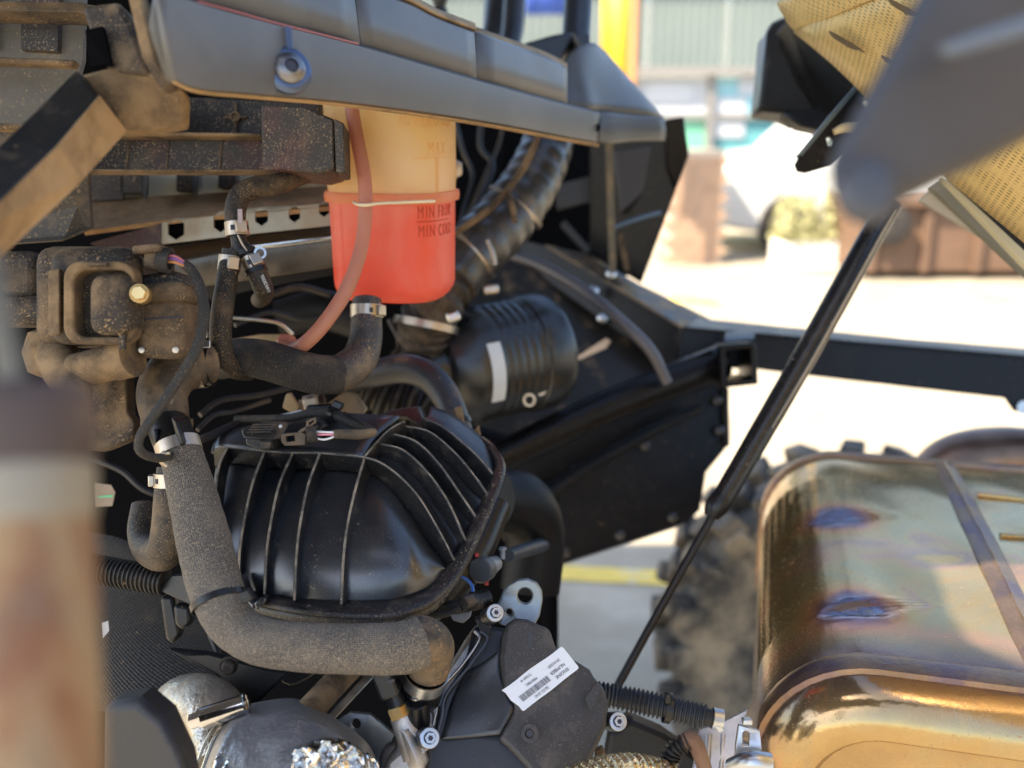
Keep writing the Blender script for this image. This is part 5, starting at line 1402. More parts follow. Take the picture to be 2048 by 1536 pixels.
for i in range(19):
    for j in range(15):
        u = i / 18; v = j / 14
        x = 420 + 30 * v + 62 * u * (.6 + .4 * v); y = 1548 - 92 * v + 18 * u
        d = .520 + .030 * v - .006 * math.sin(math.pi * u) + .0035 * math.sin(u * 13 + 4 * math.sin(v * 5)) + .002 * math.sin(v * 31 + u * 9)
        Vd.append(P(x, y, d))
for i in range(18):
    for j in range(14):
        k = i * 15 + j; Fd.append((k, k + 1, k + 16, k + 15))
make('crumpled_foil', Vd, Fd, m_cf, hd, smooth=80, solid=.0006)
P = P_keep
PX = PX_keep
# ================================================================ ribbed intake plenum
pl = thing('intake_plenum', 'glossy black ribbed plastic intake plenum in the middle of the engine bay', 'intake plenum', P(720, 1240, .74))
# ridge between the front dome and the top: rib A crest
Acr = [(428, 900, .815), (455, 893, .805), (528, 901, .79), (585, 905, .782), (639, 906, .775), (728, 914, .765), (776, 934, .758), (831, 985, .75), (878, 1060, .742), (911, 1124, .738)]
Abase = [(432, 932, .826), (462, 925, .818), (537, 934, .803), (592, 937, .795), (648, 936, .788), (738, 946, .778), (774, 966, .770), (815, 1016, .762), (858, 1082, .753), (893, 1130, .747)]
Fl = [(420, 1170, .765), (440, 1178, .755), (487, 1188, .737), (537, 1195, .726), (600, 1204, .716), (700, 1209, .706), (776, 1206, .706), (838, 1188, .714), (872, 1164, .724), (896, 1140, .738)]
def mix3(a, b, t, bulge=0.0, bow=0.0):
    return (a[0] * (1 - t) + b[0] * t + bow * 4 * t * (1 - t), a[1] * (1 - t) + b[1] * t, a[2] * (1 - t) + b[2] * t - bulge * 4 * t * (1 - t))
rows = [Abase]
for t in (.2, .4, .6, .8):
    rows.append([mix3(a, b, t, .020 if i < 8 else .012, -6) for i, (a, b) in enumerate(zip(Abase, Fl))])
rows.append(Fl)
patch('front_dome', rows, m_plenum, pl, su=5, sv=5, solid=.003, smooth=60)
ribstrip('ridge_rib', Acr, Abase, .0020, m_prib, pl, sub=6, crest_mat=m_crest)
fr_ribs = [
    [(455, 893, .805), (438, 930, .79), (428, 1000, .765), (424, 1090, .75), (428, 1170, .748)],
    [(528, 903, .79), (503, 971, .765), (486, 1050, .745), (478, 1110, .735), (476, 1180, .730)],
    [(585, 905, .782), (557, 971, .757), (540, 1050, .737), (532, 1110, .726), (528, 1190, .718)],
    [(639, 906, .775), (615, 971, .75), (599, 1050, .728), (592, 1110, .716), (588, 1202, .706)],
    [(728, 916, .765), (708, 985, .738), (692, 1062, .718), (685, 1130, .706), (682, 1210, .696)]]
for cr_ in fr_ribs:
    # base: the matching run on the dome, to the right and deeper
    n = len(cr_)
    bs_ = [(p[0] + (16 if i else 9), p[1] + (28 if i == 0 else (8 if i < n - 1 else 0)), p[2] + .015) for i, p in enumerate(cr_)]
    ribstrip('front_rib', cr_, bs_, .0023, m_prib, pl, sub=6, crest_mat=m_crest)
# diagonal ribs and the channels between them
ribs = {
    'B': [(757, 886, .778), (807, 900, .772), (855, 944, .765), (896, 1002, .757), (932, 1081, .750)],
    'C': [(776, 865, .795), (831, 882, .788), (878, 927, .780), (919, 985, .772), (955, 1038, .765)],
    'D': [(808, 851, .808), (861, 864, .802), (913, 908, .794), (949, 951, .786), (979, 992, .780)],
    'E': [(844, 834, .822), (887, 854, .816), (935, 893, .808), (966, 924, .801), (994, 957, .795)]}
prev = [Acr[5], Acr[6], Acr[7], Acr[8], Acr[9]]
for key in 'BCDE':
    cr_ = ribs[key]
    bs_ = [(p[0] - 14, p[1] + 19, p[2] + .009) for p in cr_]
    bs_[0] = (cr_[0][0] - 2, cr_[0][1] + 24, cr_[0][2] + .008); bs_[-1] = (cr_[-1][0] - 8, cr_[-1][1] + 8, cr_[-1][2] + .008)
    ribstrip('top_rib', cr_, bs_, .0023, m_prib, pl, sub=6, crest_mat=m_crest)
    flo = [[(p[0] + 1, p[1] + 4, p[2] + .007) for p in prev], [((a[0] + b[0]) / 2, (a[1] + b[1]) / 2 + 2, (a[2] + b[2]) / 2 + .006) for a, b in zip(prev, bs_)], bs_]
    patch('channel_floor', flo, m_plenum, pl, su=5, sv=3, solid=.002, smooth=60)
    prev = cr_
patch('channel_floor', [[(p[0] + 1, p[1] + 4, p[2] + .007) for p in prev], [(p[0] + 12, p[1] - 6, p[2] + .014) for p in prev], [(862, 812, .85), (905, 828, .85), (950, 862, .84), (985, 895, .83), (1003, 930, .822)]], m_plenum, pl, su=5, sv=3, solid=.002, smooth=60)
ribstrip('cross_wall', [(730, 912, .766), (757, 880, .775), (780, 858, .788), (808, 842, .80)], [(736, 926, .775), (764, 902, .785), (788, 884, .80), (812, 868, .81)], .0022, m_prib, pl, crest_mat=m_crest)
prism('lug_box', [(760, 838, .835), (772, 822, .84), (838, 812, .835), (852, 848, .825), (842, 852, .822), (812, 836, .825)], .03, m_prib, pl, bev=.002)
# top deck on the left
patch('top_deck', [[(p[0], p[1] + 4, p[2] + .006) for p in Acr[:6]], [(440, 880, .83), (478, 868, .83), (540, 868, .825), (600, 868, .82), (660, 870, .81), (752, 880, .79)],
                   [(430, 866, .87), (480, 846, .87), (540, 842, .865), (600, 838, .86), (680, 832, .85), (800, 838, .81)]], m_plenum, pl, su=4, sv=4, solid=.003, smooth=60)
ribstrip('deck_edge', [(640, 862, .80), (700, 858, .80), (752, 872, .79)], [(640, 872, .805), (700, 868, .805), (752, 882, .795)], .0025, m_plenum, pl)
tube('deck_rim', [(426, 905, .815), (436, 882, .83), (470, 862, .85), (520, 846, .86)] and [(426, 905, .815, 4), (436, 882, .83, 4), (470, 862, .85, 4), (520, 846, .86, 4)], m_plenum, pl, seg=8)
# flange band
fo = [(492, 1196, .722), (560, 1214, .708), (640, 1226, .698), (720, 1231, .692), (790, 1228, .694), (845, 1212, .704), (885, 1184, .716), (915, 1146, .730), (940, 1100, .744), (965, 1048, .760), (985, 1000, .775), (1001, 955, .792), (1004, 925, .806), (985, 892, .825), (955, 870, .842)]
fi = [(492, 1186, .734), (560, 1198, .722), (640, 1205, .712), (720, 1207, .706), (785, 1203, .708), (835, 1188, .716), (870, 1164, .726), (898, 1132, .738), (925, 1088, .752), (950, 1038, .767), (971, 992, .782), (988, 950, .797), (992, 924, .812), (972, 896, .83), (945, 878, .845)]
lip_o = [(p[0] + (2 if p[1] > 1150 else 4), p[1] + 8, p[2] - .002) for p in fo]
low_o = [(p[0] + 0, p[1] + (24 if i < 7 else 24 - (i - 6) * 2.0), p[2] + .004) for i, p in enumerate(fo)]
low_i = [(p[0] - 6, p[1] + 22, p[2] + .02) for p in fo]
patch('flange', [fi, [(a[0] * .3 + b[0] * .7, a[1] * .3 + b[1] * .7 - 1, a[2] * .3 + b[2] * .7) for a, b in zip(fi, fo)], fo, lip_o], m_flg, pl, su=4, sv=1, solid=.002, smooth=22)
patch('flange_skirt', [[(p[0] - 1, p[1] + 1, p[2] + .002) for p in lip_o], low_o, low_i], m_flg, pl, su=4, sv=1, solid=.002, smooth=22)
tube('flange_edge', [(p[0], p[1] - 1, p[2] - .0006, 1.7) for p in fo], m_crest, pl, seg=8, sub=4)  # dusty edge line that also paints in a rim highlight
prism('corner_foot', [(478, 1150, .715), (492, 1190, .708), (510, 1208, .702), (506, 1222, .702), (496, 1220, .704), (484, 1196, .710)], .02, m_plenum, pl, bev=.002)
prism('corner_foot', [(506, 1206, .703), (530, 1192, .704), (534, 1200, .703), (524, 1212, .702), (512, 1222, .702)], .012, m_plenum, pl, bev=.0015)
tube('under_body', [(470, 1235, .78, 40), (640, 1250, .76, 46), (820, 1220, .77, 46), (930, 1130, .80, 40), (990, 1010, .84, 34)], m_blackc, pl, seg=20)
# left lump of engine body under plenum
eb = tube('engine_intake_runner', [(985, 1000, .95, 60), (1040, 1010, .98, 66), (1070, 1070, 1.0, 60), (1060, 1180, 1.0, 60)], M('blue_black_runner_plastic', (.006, .0065, .008), .5, spec=.2), None, seg=24)  # runner plastic is near black with a hint of blue
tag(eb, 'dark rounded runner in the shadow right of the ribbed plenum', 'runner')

# ---- pressure sensor and plug on the plenum deck
ps = thing('map_sensor', 'black pressure sensor clipped onto the top left of the ribbed plenum', 'sensor', P(530, 895, .79))
m_sens = M('dusty_sensor_plastic', (.030, .028, .025), .55, dust=.45, speck=.3)
prism('sensor_body', [(481, 858, .795), (516, 845, .80), (575, 846, .795), (580, 872, .785), (545, 880, .782), (486, 876, .79)], .02, m_sens, ps, bev=.0015)
for k in range(4):
    prism('body_ridge', [(506 - k * 4, 848 + k * 5, .7885), (552 - k * 3, 847 + k * 5, .7875), (551 - k * 3, 850 + k * 5, .7875), (505 - k * 4, 851 + k * 5, .7885)], .002, m_sens, ps)
prism('sensor_foot', [(490, 876, .788), (545, 880, .78), (546, 898, .778), (520, 900, .78), (492, 890, .786)], .02, m_sens, ps, bev=.0015)
prism('sensor_nozzle', [(520, 882, .776), (543, 884, .776), (541, 899, .776), (522, 898, .776)], .012, m_sens, ps, bev=.001)
dot = lathe('paint_dot', P(561, 853, .784), -FW + UP * .5, [(.0014, 0), (.0014, .0006)], m_white, ps, seg=12)
wp = thing('sensor_plug', 'black wire plug with white and pink wires on the plenum deck', 'plug', P(600, 890, .77))
prism('plug_body', [(562, 870, .772), (576, 848, .78), (640, 842, .778), (650, 852, .774), (612, 886, .768), (572, 890, .768)], .02, m_black, wp, bev=.0015)
holed('latch_loop', [(562, 868, .766), (600, 864, .766), (612, 868, .766), (610, 890, .766), (570, 892, .766), (562, 884, .766)], [[(571, 873, .766), (588, 871, .766), (590, 882, .766), (573, 884, .766)]], .006, m_sens, wp, bev=.0006)
holed('latch_clip', [(612, 842, .766), (630, 834, .766), (632, 846, .766), (606, 864, .766), (596, 868, .766), (596, 862, .766), (612, 852, .766)], [[(617, 846, .766), (627, 840, .766), (627, 844, .766), (618, 851, .766)]], .004, m_sens, wp, bev=.0005)
ring('rubber_boot', P(626, 868, .768), RT + UP * .1, PX(.768, 14), .008, .0012, m_cable, wp, seg=22)
for k, (col, y0, y1, y2) in enumerate((((.78, .80, .82), 863, 864, 865), ((.80, .30, .38), 869, 869, 869), ((.78, .80, .80), 874, 879, 872))):
    tube('plug_wire', [(622, y0, .768, 2.2), (648, y1, .764, 2.2), (672, y2, .765, 2.2)], plain('bright_wire_%d' % k, col, .4), wp, seg=10)
tube('taped_tail', [(670, 868, .766, 9), (690, 868, .765, 10), (720, 869, .768, 10), (745, 865, .774, 9), (750, 864, .776, 5)], M('dusty_cloth_tape', (.075, .062, .045), .9, dust=.5, speck=.3, bump=.5, bscale=600), wp, seg=18)
# harness over the deck with zip tie
hn = thing('wiring_harness', 'black taped wiring harness lying over the back of the plenum deck', 'harness', P(600, 850, .82))
tube('harness_run', [(470, 838, .85, 7), (520, 838, .845, 8), (575, 836, .835, 8), (620, 827, .825, 9), (660, 826, .815, 10), (690, 838, .805, 11), (720, 852, .80, 11), (748, 862, .80, 9)], m_cable, hn, seg=16)
tube('harness_run', [(380, 888, .80, 8), (420, 872, .82, 8), (478, 846, .85, 8)], m_cable, hn, seg=14)
ztc = P(668, 829, .812)
ring('zip_tie', ztc, P(690, 838, .805) - P(640, 825, .82), PX(.812, 12), .0045, .0012, m_blackc, hn, seg=22)
boxp('zip_tie_head', 664, 803, 684, 818, .800, .008, m_blackc, hn, bev=.001, rot=-.4)
prism('tie_tail', [(684, 826, .80), (688, 822, .80), (730, 850, .79), (738, 858, .79)], .001, m_blackc, hn)
prism('harness_saddle', [(607, 822, .83), (614, 810, .83), (650, 808, .83), (664, 806, .83), (668, 814, .83), (640, 826, .83)], .02, m_black, hn, bev=.002)
o = prism('steel_clip_strip', [(548, 832, .86), (600, 820, .86), (610, 822, .86), (560, 836, .86)], .002, m_steel, None); tag(o, 'thin steel strip behind the wiring harness', 'strip')

# ================================================================ engine cover at the bottom
m_cov = M('engine_cover_plastic', (.030, .028, .028), .46, dust=.36, speck=.42, bump=.22, bscale=1500, dustcol=(.22, .18, .15), up=0)
m_covd = M('engine_cover_low_plastic', (.012, .014, .018), .34, spec=.8, dust=.18, speck=.16, bump=.2, bscale=1500, dustcol=(.22, .20, .18), up=0)
ec = thing('engine_cover', 'black plastic engine cover with a white engine number label', 'engine cover', P(1060, 1560, .70))
nC = nrm(-FW * .82 + UP * .35 + RT * .10)
low = [(949, 1250, .745), (990, 1252, .745), (1040, 1262, .745), (1100, 1300, .74), (1190, 1380, .72), (1206, 1440, .71), (1180, 1545, .69), (1170, 1600, .68), (850, 1600, .665), (852, 1500, .682), (870, 1452, .695), (888, 1388, .71), (930, 1330, .73)]
prism('lower_shell', low, .03, m_covd, ec, bev=.004, vec=-nC)
raised = [(1007, 1264, .722), (1015, 1246, .724), (1032, 1235, .726), (1056, 1237, .726), (1076, 1247, .725), (1100, 1256, .724), (1112, 1292, .720), (1122, 1303, .719), (1160, 1325, .716), (1181, 1338, .714), (1189, 1353, .712), (1208, 1374, .710), (1219, 1408, .705), (1213, 1455, .699), (1196, 1493, .694), (1164, 1545, .688), (1150, 1600, .68), (1085, 1600, .675), (1054, 1536, .682), (1024, 1503, .686), (996, 1477, .689), (1017, 1442, .694), (1031, 1414, .698), (1008, 1374, .704), (1000, 1320, .714)]
prism('raised_panel', raised, .022, m_cov, ec, bev=.0035, vec=-nC, bseg=3)
def label_depth(x, y):
    # plane of the raised panel
    p0, p1, p2 = P(1007, 1264, .722), P(1208, 1374, .710), P(1024, 1503, .686)
    n = nrm(np.cross(p1 - p0, p2 - p0)); ray = FW + RT * ((x - 1024) / FPX) + UP * ((768 - y) / FPX)
    return ((p0 - CAM) @ n) / (ray @ n)
prism('panel_groove', [(x_, y_, label_depth(x_, y_) - .0006) for x_, y_ in ((1062, 1242), (1076, 1248), (1056, 1310), (1043, 1346), (1036, 1350), (1046, 1305))], .001, m_covd, ec, bev=.0005, vec=-nC)
patch('scoop_face', [[(1000, 1300, .722), (1003, 1350, .716), (1028, 1412, .702), (1000, 1470, .692)], [(960, 1330, .722), (955, 1380, .714), (965, 1430, .702), (950, 1475, .695)], [(935, 1345, .727), (905, 1400, .712), (890, 1450, .698), (880, 1480, .692)]], m_covd, ec, su=5, sv=5, solid=.002)
prism('cover_ridge', [(1170, 1395, .697), (1195, 1362, .7025), (1204, 1378, .700), (1182, 1420, .694)], .001, m_cov, ec, bev=.0004, vec=-nC)
lathe('screw_boss', P(1059, 1467, .681), nC, [(.0062, -.002), (.0062, .0008), (.0035, .0010), (.0025, .0002)], m_cov, ec, seg=24)
lathe('screw_hole', P(1059, 1467, .6805), nC, [(.0022, 0), (.0022, .0008)], m_ink, ec, seg=12)
# seam gasket lines along the left edge
tube('gasket_edge', [(962, 1262, .738, 3), (975, 1280, .734, 3), (940, 1330, .724, 3), (893, 1388, .707, 3), (884, 1430, .698, 3), (876, 1462, .692, 3)], plain('blue_black_gasket', (.05, .065, .09), .35), ec, seg=8)
tube('metal_edge', [(950, 1262, .742, 3.5), (958, 1280, .738, 3.5), (925, 1330, .728, 3.5), (882, 1380, .712, 3.5), (872, 1425, .702, 3.5), (866, 1452, .697, 3.5)], m_zinc, ec, seg=8)
prism('edge_flap', [(949, 1238, .748), (962, 1236, .746), (982, 1258, .742), (978, 1272, .740), (960, 1262, .742)], .01, m_cov, ec, bev=.001)
for (x, y, d, r) in ((990, 1226, .722, 17.5), (859, 1476, .668, 20), (1236, 1443, .705, 18)):
    c = P(x, y, d); tube_ax = nrm(-FW * .86 + UP * .30 + RT * (.22 if x < 1200 else .15))
    V, F, _ = sweep_geo(np.array([c - tube_ax * .022, c - tube_ax * .001]), [PX(d, r * 1.08)] * 2, 24)
    make('bolt_pillar', V, F, m_covd, ec, smooth=40, bev=.001)
    flange_bolt(ec, c, tube_ax, PX(d, r), m_zinc, m_ink)
# label
lq_ = dict(A=(1003.5, 1380.5), B=(1124, 1292), C=(1159, 1336), D=(1046.5, 1423))
def lab3(x, y, off=.0):
    return P(x, y, label_depth(x, y) - .0020 - off)
lab = thing('engine_number_label', 'white paper engine number label with a barcode stuck on the engine cover', 'label', lab3(1046, 1423))
A_, B_, C_, D_ = (np.array(lq_[k]) for k in 'ABCD')
edge = []
def seg_(p, q, n, wob):
    for i in range(n):
        t = i / n; v = p + (q - p) * t; nn = np.array((-(q - p)[1], (q - p)[0])) / np.linalg.norm(q - p)
        edge.append(v + nn * wob * math.sin(t * math.pi * 3))
def corner(p, a, b, r=5):
    u = (a - p) / np.linalg.norm(a - p); w_ = (b - p) / np.linalg.norm(b - p)
    return p + u * r, p + w_ * r
a1, a2 = corner(B_, A_, C_, 5); b1, b2 = corner(C_, B_, D_, 6); d1, d2 = corner(D_, C_, A_, 4)
seg_(A_, a1, 8, 1.0); edge.append(a1); edge.append(B_ * .6 + (a1 + a2) * .2)
seg_(a2, b1, 4, 0); edge.append(b1); edge.append(C_ * .6 + (b1 + b2) * .2)
seg_(b2, d1, 8, .5); edge.append(d1); edge.append(D_ * .6 + (d1 + d2) * .2)
seg_(d2, A_, 6, 1.6)
m_paper = M('label_paper', (.74, .76, .80), .6, vary=.03, bump=.15, bscale=500, speck=.04)
prism_w('label_paper', [lab3(*p) for p in edge], -nC * .0006, m_paper, lab)
def luv(u, v, off=.0006):
    # u along C->D (reading direction), v along C->B (downwards in reading order)
    q = C_ * (1 - u) * (1 - v) + D_ * u * (1 - v) + B_ * (1 - u) * v + A_ * u * v
    return lab3(q[0], q[1], off)
LL = np.linalg.norm(D_ - C_); LH = np.linalg.norm(B_ - C_)
def ltext(body, u, v, hpx, stretch=1.0):
    V, F = textmesh(body, 1.0); s = hpx / .70
    make('lettering', [luv(u + p[0] * s * stretch / LL, v - p[1] * s / LH) for p in V], F, m_ink, lab, smooth=0)
ltext('ENGINE', .125, .285, 7.0, .88)
ltext('NUMBER', .125, .50, 7.0, .88)
ltext('29/10/2025', .135, .72, 5.6, .78)
ltext('36101 0141', .50, .20, 6.6, .78)
ltext('MR819862', .535, .68, 5.4, .78)
ltext('7570007 49', .56, .90, 5.0, .74)
rb_ = random.Random(11); u = .42
while u < .90:
    wv = rb_.choice((.0035, .0035, .006, .0085))
    make('bar', [luv(u, .26), luv(u + wv, .26), luv(u + wv, .49), luv(u, .49)], [(0, 1, 2, 3)], m_ink, lab, smooth=0)
    u += wv + rb_.choice((.0045, .0045, .007, .010))

# ---- lifting eye
le = thing('lifting_eye', 'zinc plated lifting eye bracket with a round hole above the engine cover', 'lifting eye', P(1045, 1250, .75))
eo = [(1000, 1200, .752), (1004, 1186, .752), (1018, 1170, .75), (1036, 1160, .75), (1056, 1158, .75), (1074, 1166, .75), (1084, 1182, .75), (1086, 1200, .75), (1080, 1232, .748), (1070, 1250, .745), (1040, 1262, .742), (1000, 1250, .745), (985, 1225, .75)]
holed('eye_plate', eo, [[(1050 + 14.5 * math.cos(R(15 * k)), 1192 + 15 * math.sin(R(15 * k)), .75) for k in range(24)], [(1018.5 + 7 * math.cos(R(60 * k)), 1225 + 7.5 * math.sin(R(60 * k)), .748) for k in range(6)]], .005, M('zinc_eye_plate', (.20, .23, .25), .40, .8, bump=.15, bscale=500, speck=.2, dust=.1), le, bev=.0012)
# ---- grey quick connector and corrugated plug near the plenum tip
qc = thing('quick_connector', 'grey quick connect fitting with red release tabs right of the plenum', 'connector', P(975, 1150, .80))
m_gc = M('grey_connector_plastic', (.22, .24, .27), .40, speck=.1, bump=.08, bscale=1200)
axq = nrm(P(1016, 1112, .84) - P(965, 1138, .78))
lathe('collar', P(966, 1139, .785), axq, [(PX(.785, 22), -.007), (PX(.785, 25), -.006), (PX(.785, 25), .005), (PX(.785, 20), .006)], M('dark_grey_collar', (.060, .065, .072), .45, speck=.15), qc, seg=28)
lathe('barrel', P(972, 1136, .79), axq, [(PX(.8, 18), 0), (PX(.8, 18), .012), (PX(.8, 15.5), .013), (PX(.8, 15.5), .022), (PX(.8, 11), .0245)], m_gc, qc, seg=26)
lathe('vent_nipple', P(1005, 1108, .81), UP, [(.0022, -.004), (.0022, .003), (.0036, .0035), (.0036, .005), (.002, .006)], m_gc, qc, seg=14)
m_red = plain('red_tab', (.55, .05, .04), .45)
boxp('release_tab', 950, 1107, 957, 1115, .785, .004, m_red, qc, bev=.0005)
boxp('release_tab', 969, 1163, 977, 1171, .785, .004, m_red, qc, bev=.0005)
fh2 = tube('far_dark_hose', [(1016, 1112, .86, 13), (1050, 1100, .92, 14), (1100, 1085, 1.0, 15)], plain('blue_black_hose', (.03, .04, .055), .4), None, seg=16)
tag(fh2, 'short dark hose leaving the quick connector into the shadow', 'hose')
cj = thing('injector_plug', 'dusty black plug with slotted corrugated boot below the quick connector', 'plug', P(940, 1235, .73))
axj = nrm(P(990, 1190, .745) - P(920, 1210, .715))
lathe('boot', P(924, 1209, .72), axj, [(PX(.72, 15), 0), (PX(.72, 17), .002), (PX(.72, 17), .0115), (PX(.72, 19), .012)] + [(PX(.72, 19 if k % 2 == 0 else 15.5), .0125 + k * .0017) for k in range(9)] + [(PX(.72, 12), .029)], m_black, cj, seg=26, smooth=25)
tube('wire_pair', [(868, 1222, .74, 8), (895, 1212, .735, 9), (925, 1208, .725, 12)], m_cable, cj, seg=14)
tube('wire_pair', [(858, 1232, .735, 6), (890, 1228, .73, 7), (925, 1216, .722, 9)], m_cable, cj, seg=14)
prism('grey_latch', [(898, 1228, .725), (945, 1214, .725), (942, 1234, .72), (926, 1248, .72), (906, 1242, .72)], .012, M('grey_latch_plastic', (.13, .13, .135), .5, speck=.1), cj, bev=.0015)
tube('blue_wire', [(918, 1153, .77, 3.4), (932, 1158, .765, 3.4), (944, 1172, .755, 3.4), (946, 1188, .745, 3.4)], plain('blue_wire', (.05, .17, .55), .35), cj, seg=10)
tube('violet_wire', [(926, 1154, .772, 2.4), (940, 1166, .765, 2.4), (949, 1186, .748, 2.4)], plain('violet_wire', (.20, .12, .35), .35), cj, seg=8)
# ---- aluminium housing, sensors between hose and cover
al = thing('thermostat_housing', 'cast aluminium housing left of the engine cover', 'housing', P(820, 1545, .69))
tube('neck', [(806, 1430, .695, 27), (818, 1465, .692, 28), (838, 1505, .69, 36)], m_alu, al, seg=24)
prism('casting', [(786, 1440, .70), (835, 1425, .70), (868, 1410, .71), (880, 1440, .70), (862, 1480, .69), (850, 1600, .68), (760, 1600, .68), (770, 1520, .69), (795, 1500, .69)], .04, m_alu, al, bev=.008, bseg=4)
patch('casting_rib', [[(786, 1450, .70), (800, 1490, .69), (820, 1540, .68)], [(805, 1462, .680), (822, 1498, .675), (842, 1545, .67)], [(826, 1450, .69), (845, 1480, .685), (858, 1520, .68)]], m_alu, al, su=5, sv=4, solid=.004)
prism('flange_step', [(870, 1395, .72), (900, 1345, .735), (925, 1300, .745), (950, 1265, .75), (962, 1272, .75), (930, 1330, .738), (895, 1385, .718), (880, 1420, .708), (868, 1412, .712)], .03, m_alu, al, bev=.003)
prism('flange_step', [(760, 1500, .70), (790, 1485, .70), (815, 1540, .69), (815, 1600, .69), (745, 1600, .69)], .03, m_alu, al, bev=.006, bseg=3)
ts_ = thing('temperature_sensor', 'black temperature sensor plug on a brass hex fitting', 'sensor', P(795, 1430, .69))
axs = nrm(P(770, 1345, .695) - P(806, 1432, .69))
lathe('brass_hex', P(802, 1424, .69), axs, [(PX(.69, 26), -.003), (PX(.69, 27), -.002), (PX(.69, 27), .004), (PX(.69, 23), .005)], m_brass, ts_, seg=6, smooth=15)
lathe('plug_barrel', P(800, 1418, .69), axs, [(PX(.69, 19), 0), (PX(.69, 20), .003), (PX(.69, 18), .011), (PX(.69, 19), .012), (PX(.69, 18), .030)], m_black, ts_, seg=20)
boxp('plug_shell', 750, 1342, 790, 1400, .668, .02, m_black, ts_, bev=.002, rot=.35)
for (x, y) in ((776, 1350), (784, 1362)): boxp('shell_notch', x - 7, y - 3, x + 5, y + 3, .667, .002, m_ink, ts_, rot=.35)
tube('green_seal', [(792, 1330, .68, 3.5), (803, 1331, .678, 3.5), (812, 1326, .68, 3.5)], plain('green_seal', (.05, .42, .28), .4), ts_, seg=10)
bs2 = thing('marked_hex_bolt', 'small zinc hex bolt with green paint mark under the hose end', 'bolt', P(833, 1410, .68))
lathe('mount_lug', P(836, 1418, .69), UP - FW * .4, [(PX(.69, 24), -.012), (PX(.69, 24), .006), (PX(.69, 20), .007)], m_blackc, bs2, seg=22)
lathe('washer', P(833, 1393, .683), UP - FW * .5 - RT * .12, [(PX(.68, 12.5), 0), (PX(.68, 12.5), .0012)], m_zinc, bs2, seg=20)
lathe('hex_head', P(832, 1390, .682), UP - FW * .5 - RT * .12, [(PX(.68, 9.5), 0), (PX(.68, 9.5), .006), (PX(.68, 8), .0066)], m_zinc, bs2, seg=6, smooth=15)
boxp('green_mark', 834, 1378, 845, 1384, .6755, .001, plain('green_paint', (.08, .50, .36), .4), bs2, rot=.3)
# lower metal parts below hose elbow
el = lathe('hose_spigot', P(845, 1372, .70), P(856, 1338, .69) - P(845, 1372, .70), [(PX(.7, 42), -.012), (PX(.7, 44), -.010), (PX(.7, 44), .004), (PX(.7, 38), .006)], m_blackc, None, seg=28)
tag(el, 'black spigot under the dusty end of the foam sleeved hose', 'spigot')

# ---- right lower: conduit, brackets, small hoses
rc2 = thing('corrugated_hose', 'blue black corrugated hose running right from the engine cover', 'hose', P(1320, 1450, .82))
m_corr = M('blue_black_corrugated', (.030, .036, .046), .38, dust=.2, speck=.2)
tube('corrugated_wall', [(1185, 1385, .80, 24), (1240, 1395, .80, 25), (1320, 1412, .79, 26), (1412, 1434, .78, 26)], m_corr, rc2, seg=26, corr=(.0036, .0013))
tube('hose_end', [(1405, 1432, .78, 18), (1440, 1440, .778, 18)], m_rubberd, rc2, seg=20)
ring('retaining_clip', P(1335, 1416, .788), RT - UP * .2, PX(.788, 27), .005, .0012, m_blackc, rc2, seg=26)
boxp('clip_stud', 1331, 1388, 1343, 1408, .775, .006, m_blackc, rc2, bev=.001)
ring('end_clamp', P(1434, 1438, .778), RT - UP * .2, PX(.778, 18), .008, .0012, m_zinc, rc2, seg=24)
prism('clamp_tab', [(1430, 1452, .77), (1444, 1452, .77), (1450, 1462, .77), (1438, 1466, .77)], .003, m_zinc, rc2, bev=.0006)
ab_ = thing('aluminium_heat_plate', 'folded aluminium heat plate below the corrugated hose', 'heat plate', P(1440, 1560, .75))
m_plate = M('mill_aluminium', (.58, .57, .57), .42, .9, bump=.1, bscale=400, speck=.1, dust=.1)
prism('plate_face', [(1400, 1458, .80), (1440, 1448, .80), (1495, 1420, .80), (1505, 1432, .80), (1478, 1600, .76), (1375, 1600, .76)], .003, m_plate, ab_, bev=.0006)
for x in (1418, 1446):
    tube('plate_bead', [(x, 1470, .794, 6), (x - 4, 1530, .778, 7), (x - 10, 1600, .758, 7)], m_plate, ab_, seg=10)
sbk = thing('slotted_zinc_bracket', 'zinc bracket with a keyhole slot at the left end of the muffler', 'bracket', P(1495, 1500, .72))
holed('bracket_plate', [(1478, 1450, .715), (1520, 1462, .715), (1524, 1500, .712), (1520, 1545, .71), (1470, 1545, .71), (1472, 1490, .713)], [[(1488 + 7 * math.cos(R(20 * k + 180)) + 4, 1470 + 7 * math.sin(R(20 * k + 180)), .714) for k in range(10)] + [(1499, 1492, .713), (1485, 1492, .713)]], .004, m_zinc, sbk, bev=.0006)
boxp('bracket_tab', 1487, 1440, 1506, 1452, .712, .008, m_zinc, sbk, bev=.001)
tube('strap_roll', [(1465, 1536, .71, 20), (1500, 1524, .70, 22), (1540, 1528, .70, 22)], m_zinc, sbk, seg=18)
o = tube('muffler_hanger', [(1520, 1410, .80, 16), (1508, 1440, .79, 18), (1505, 1480, .78, 18)], M('tan_hanger_rubber', (.30, .22, .14), .7, dust=.3), None, seg=16); tag(o, 'tan rubber hanger tucked behind the left end of the muffler', 'hanger')
o2 = thing('oxygen_sensor_lead', 'sensor lead with black ribbed boot and brown sheath at the bottom', 'sensor lead', P(1360, 1545, .66))
tube('ribbed_boot', [(1340, 1530, .655, 19), (1344, 1508, .655, 20), (1358, 1492, .655, 20), (1378, 1482, .655, 19)], m_rubberd, o2, seg=22, corr=(.0028, .0012))
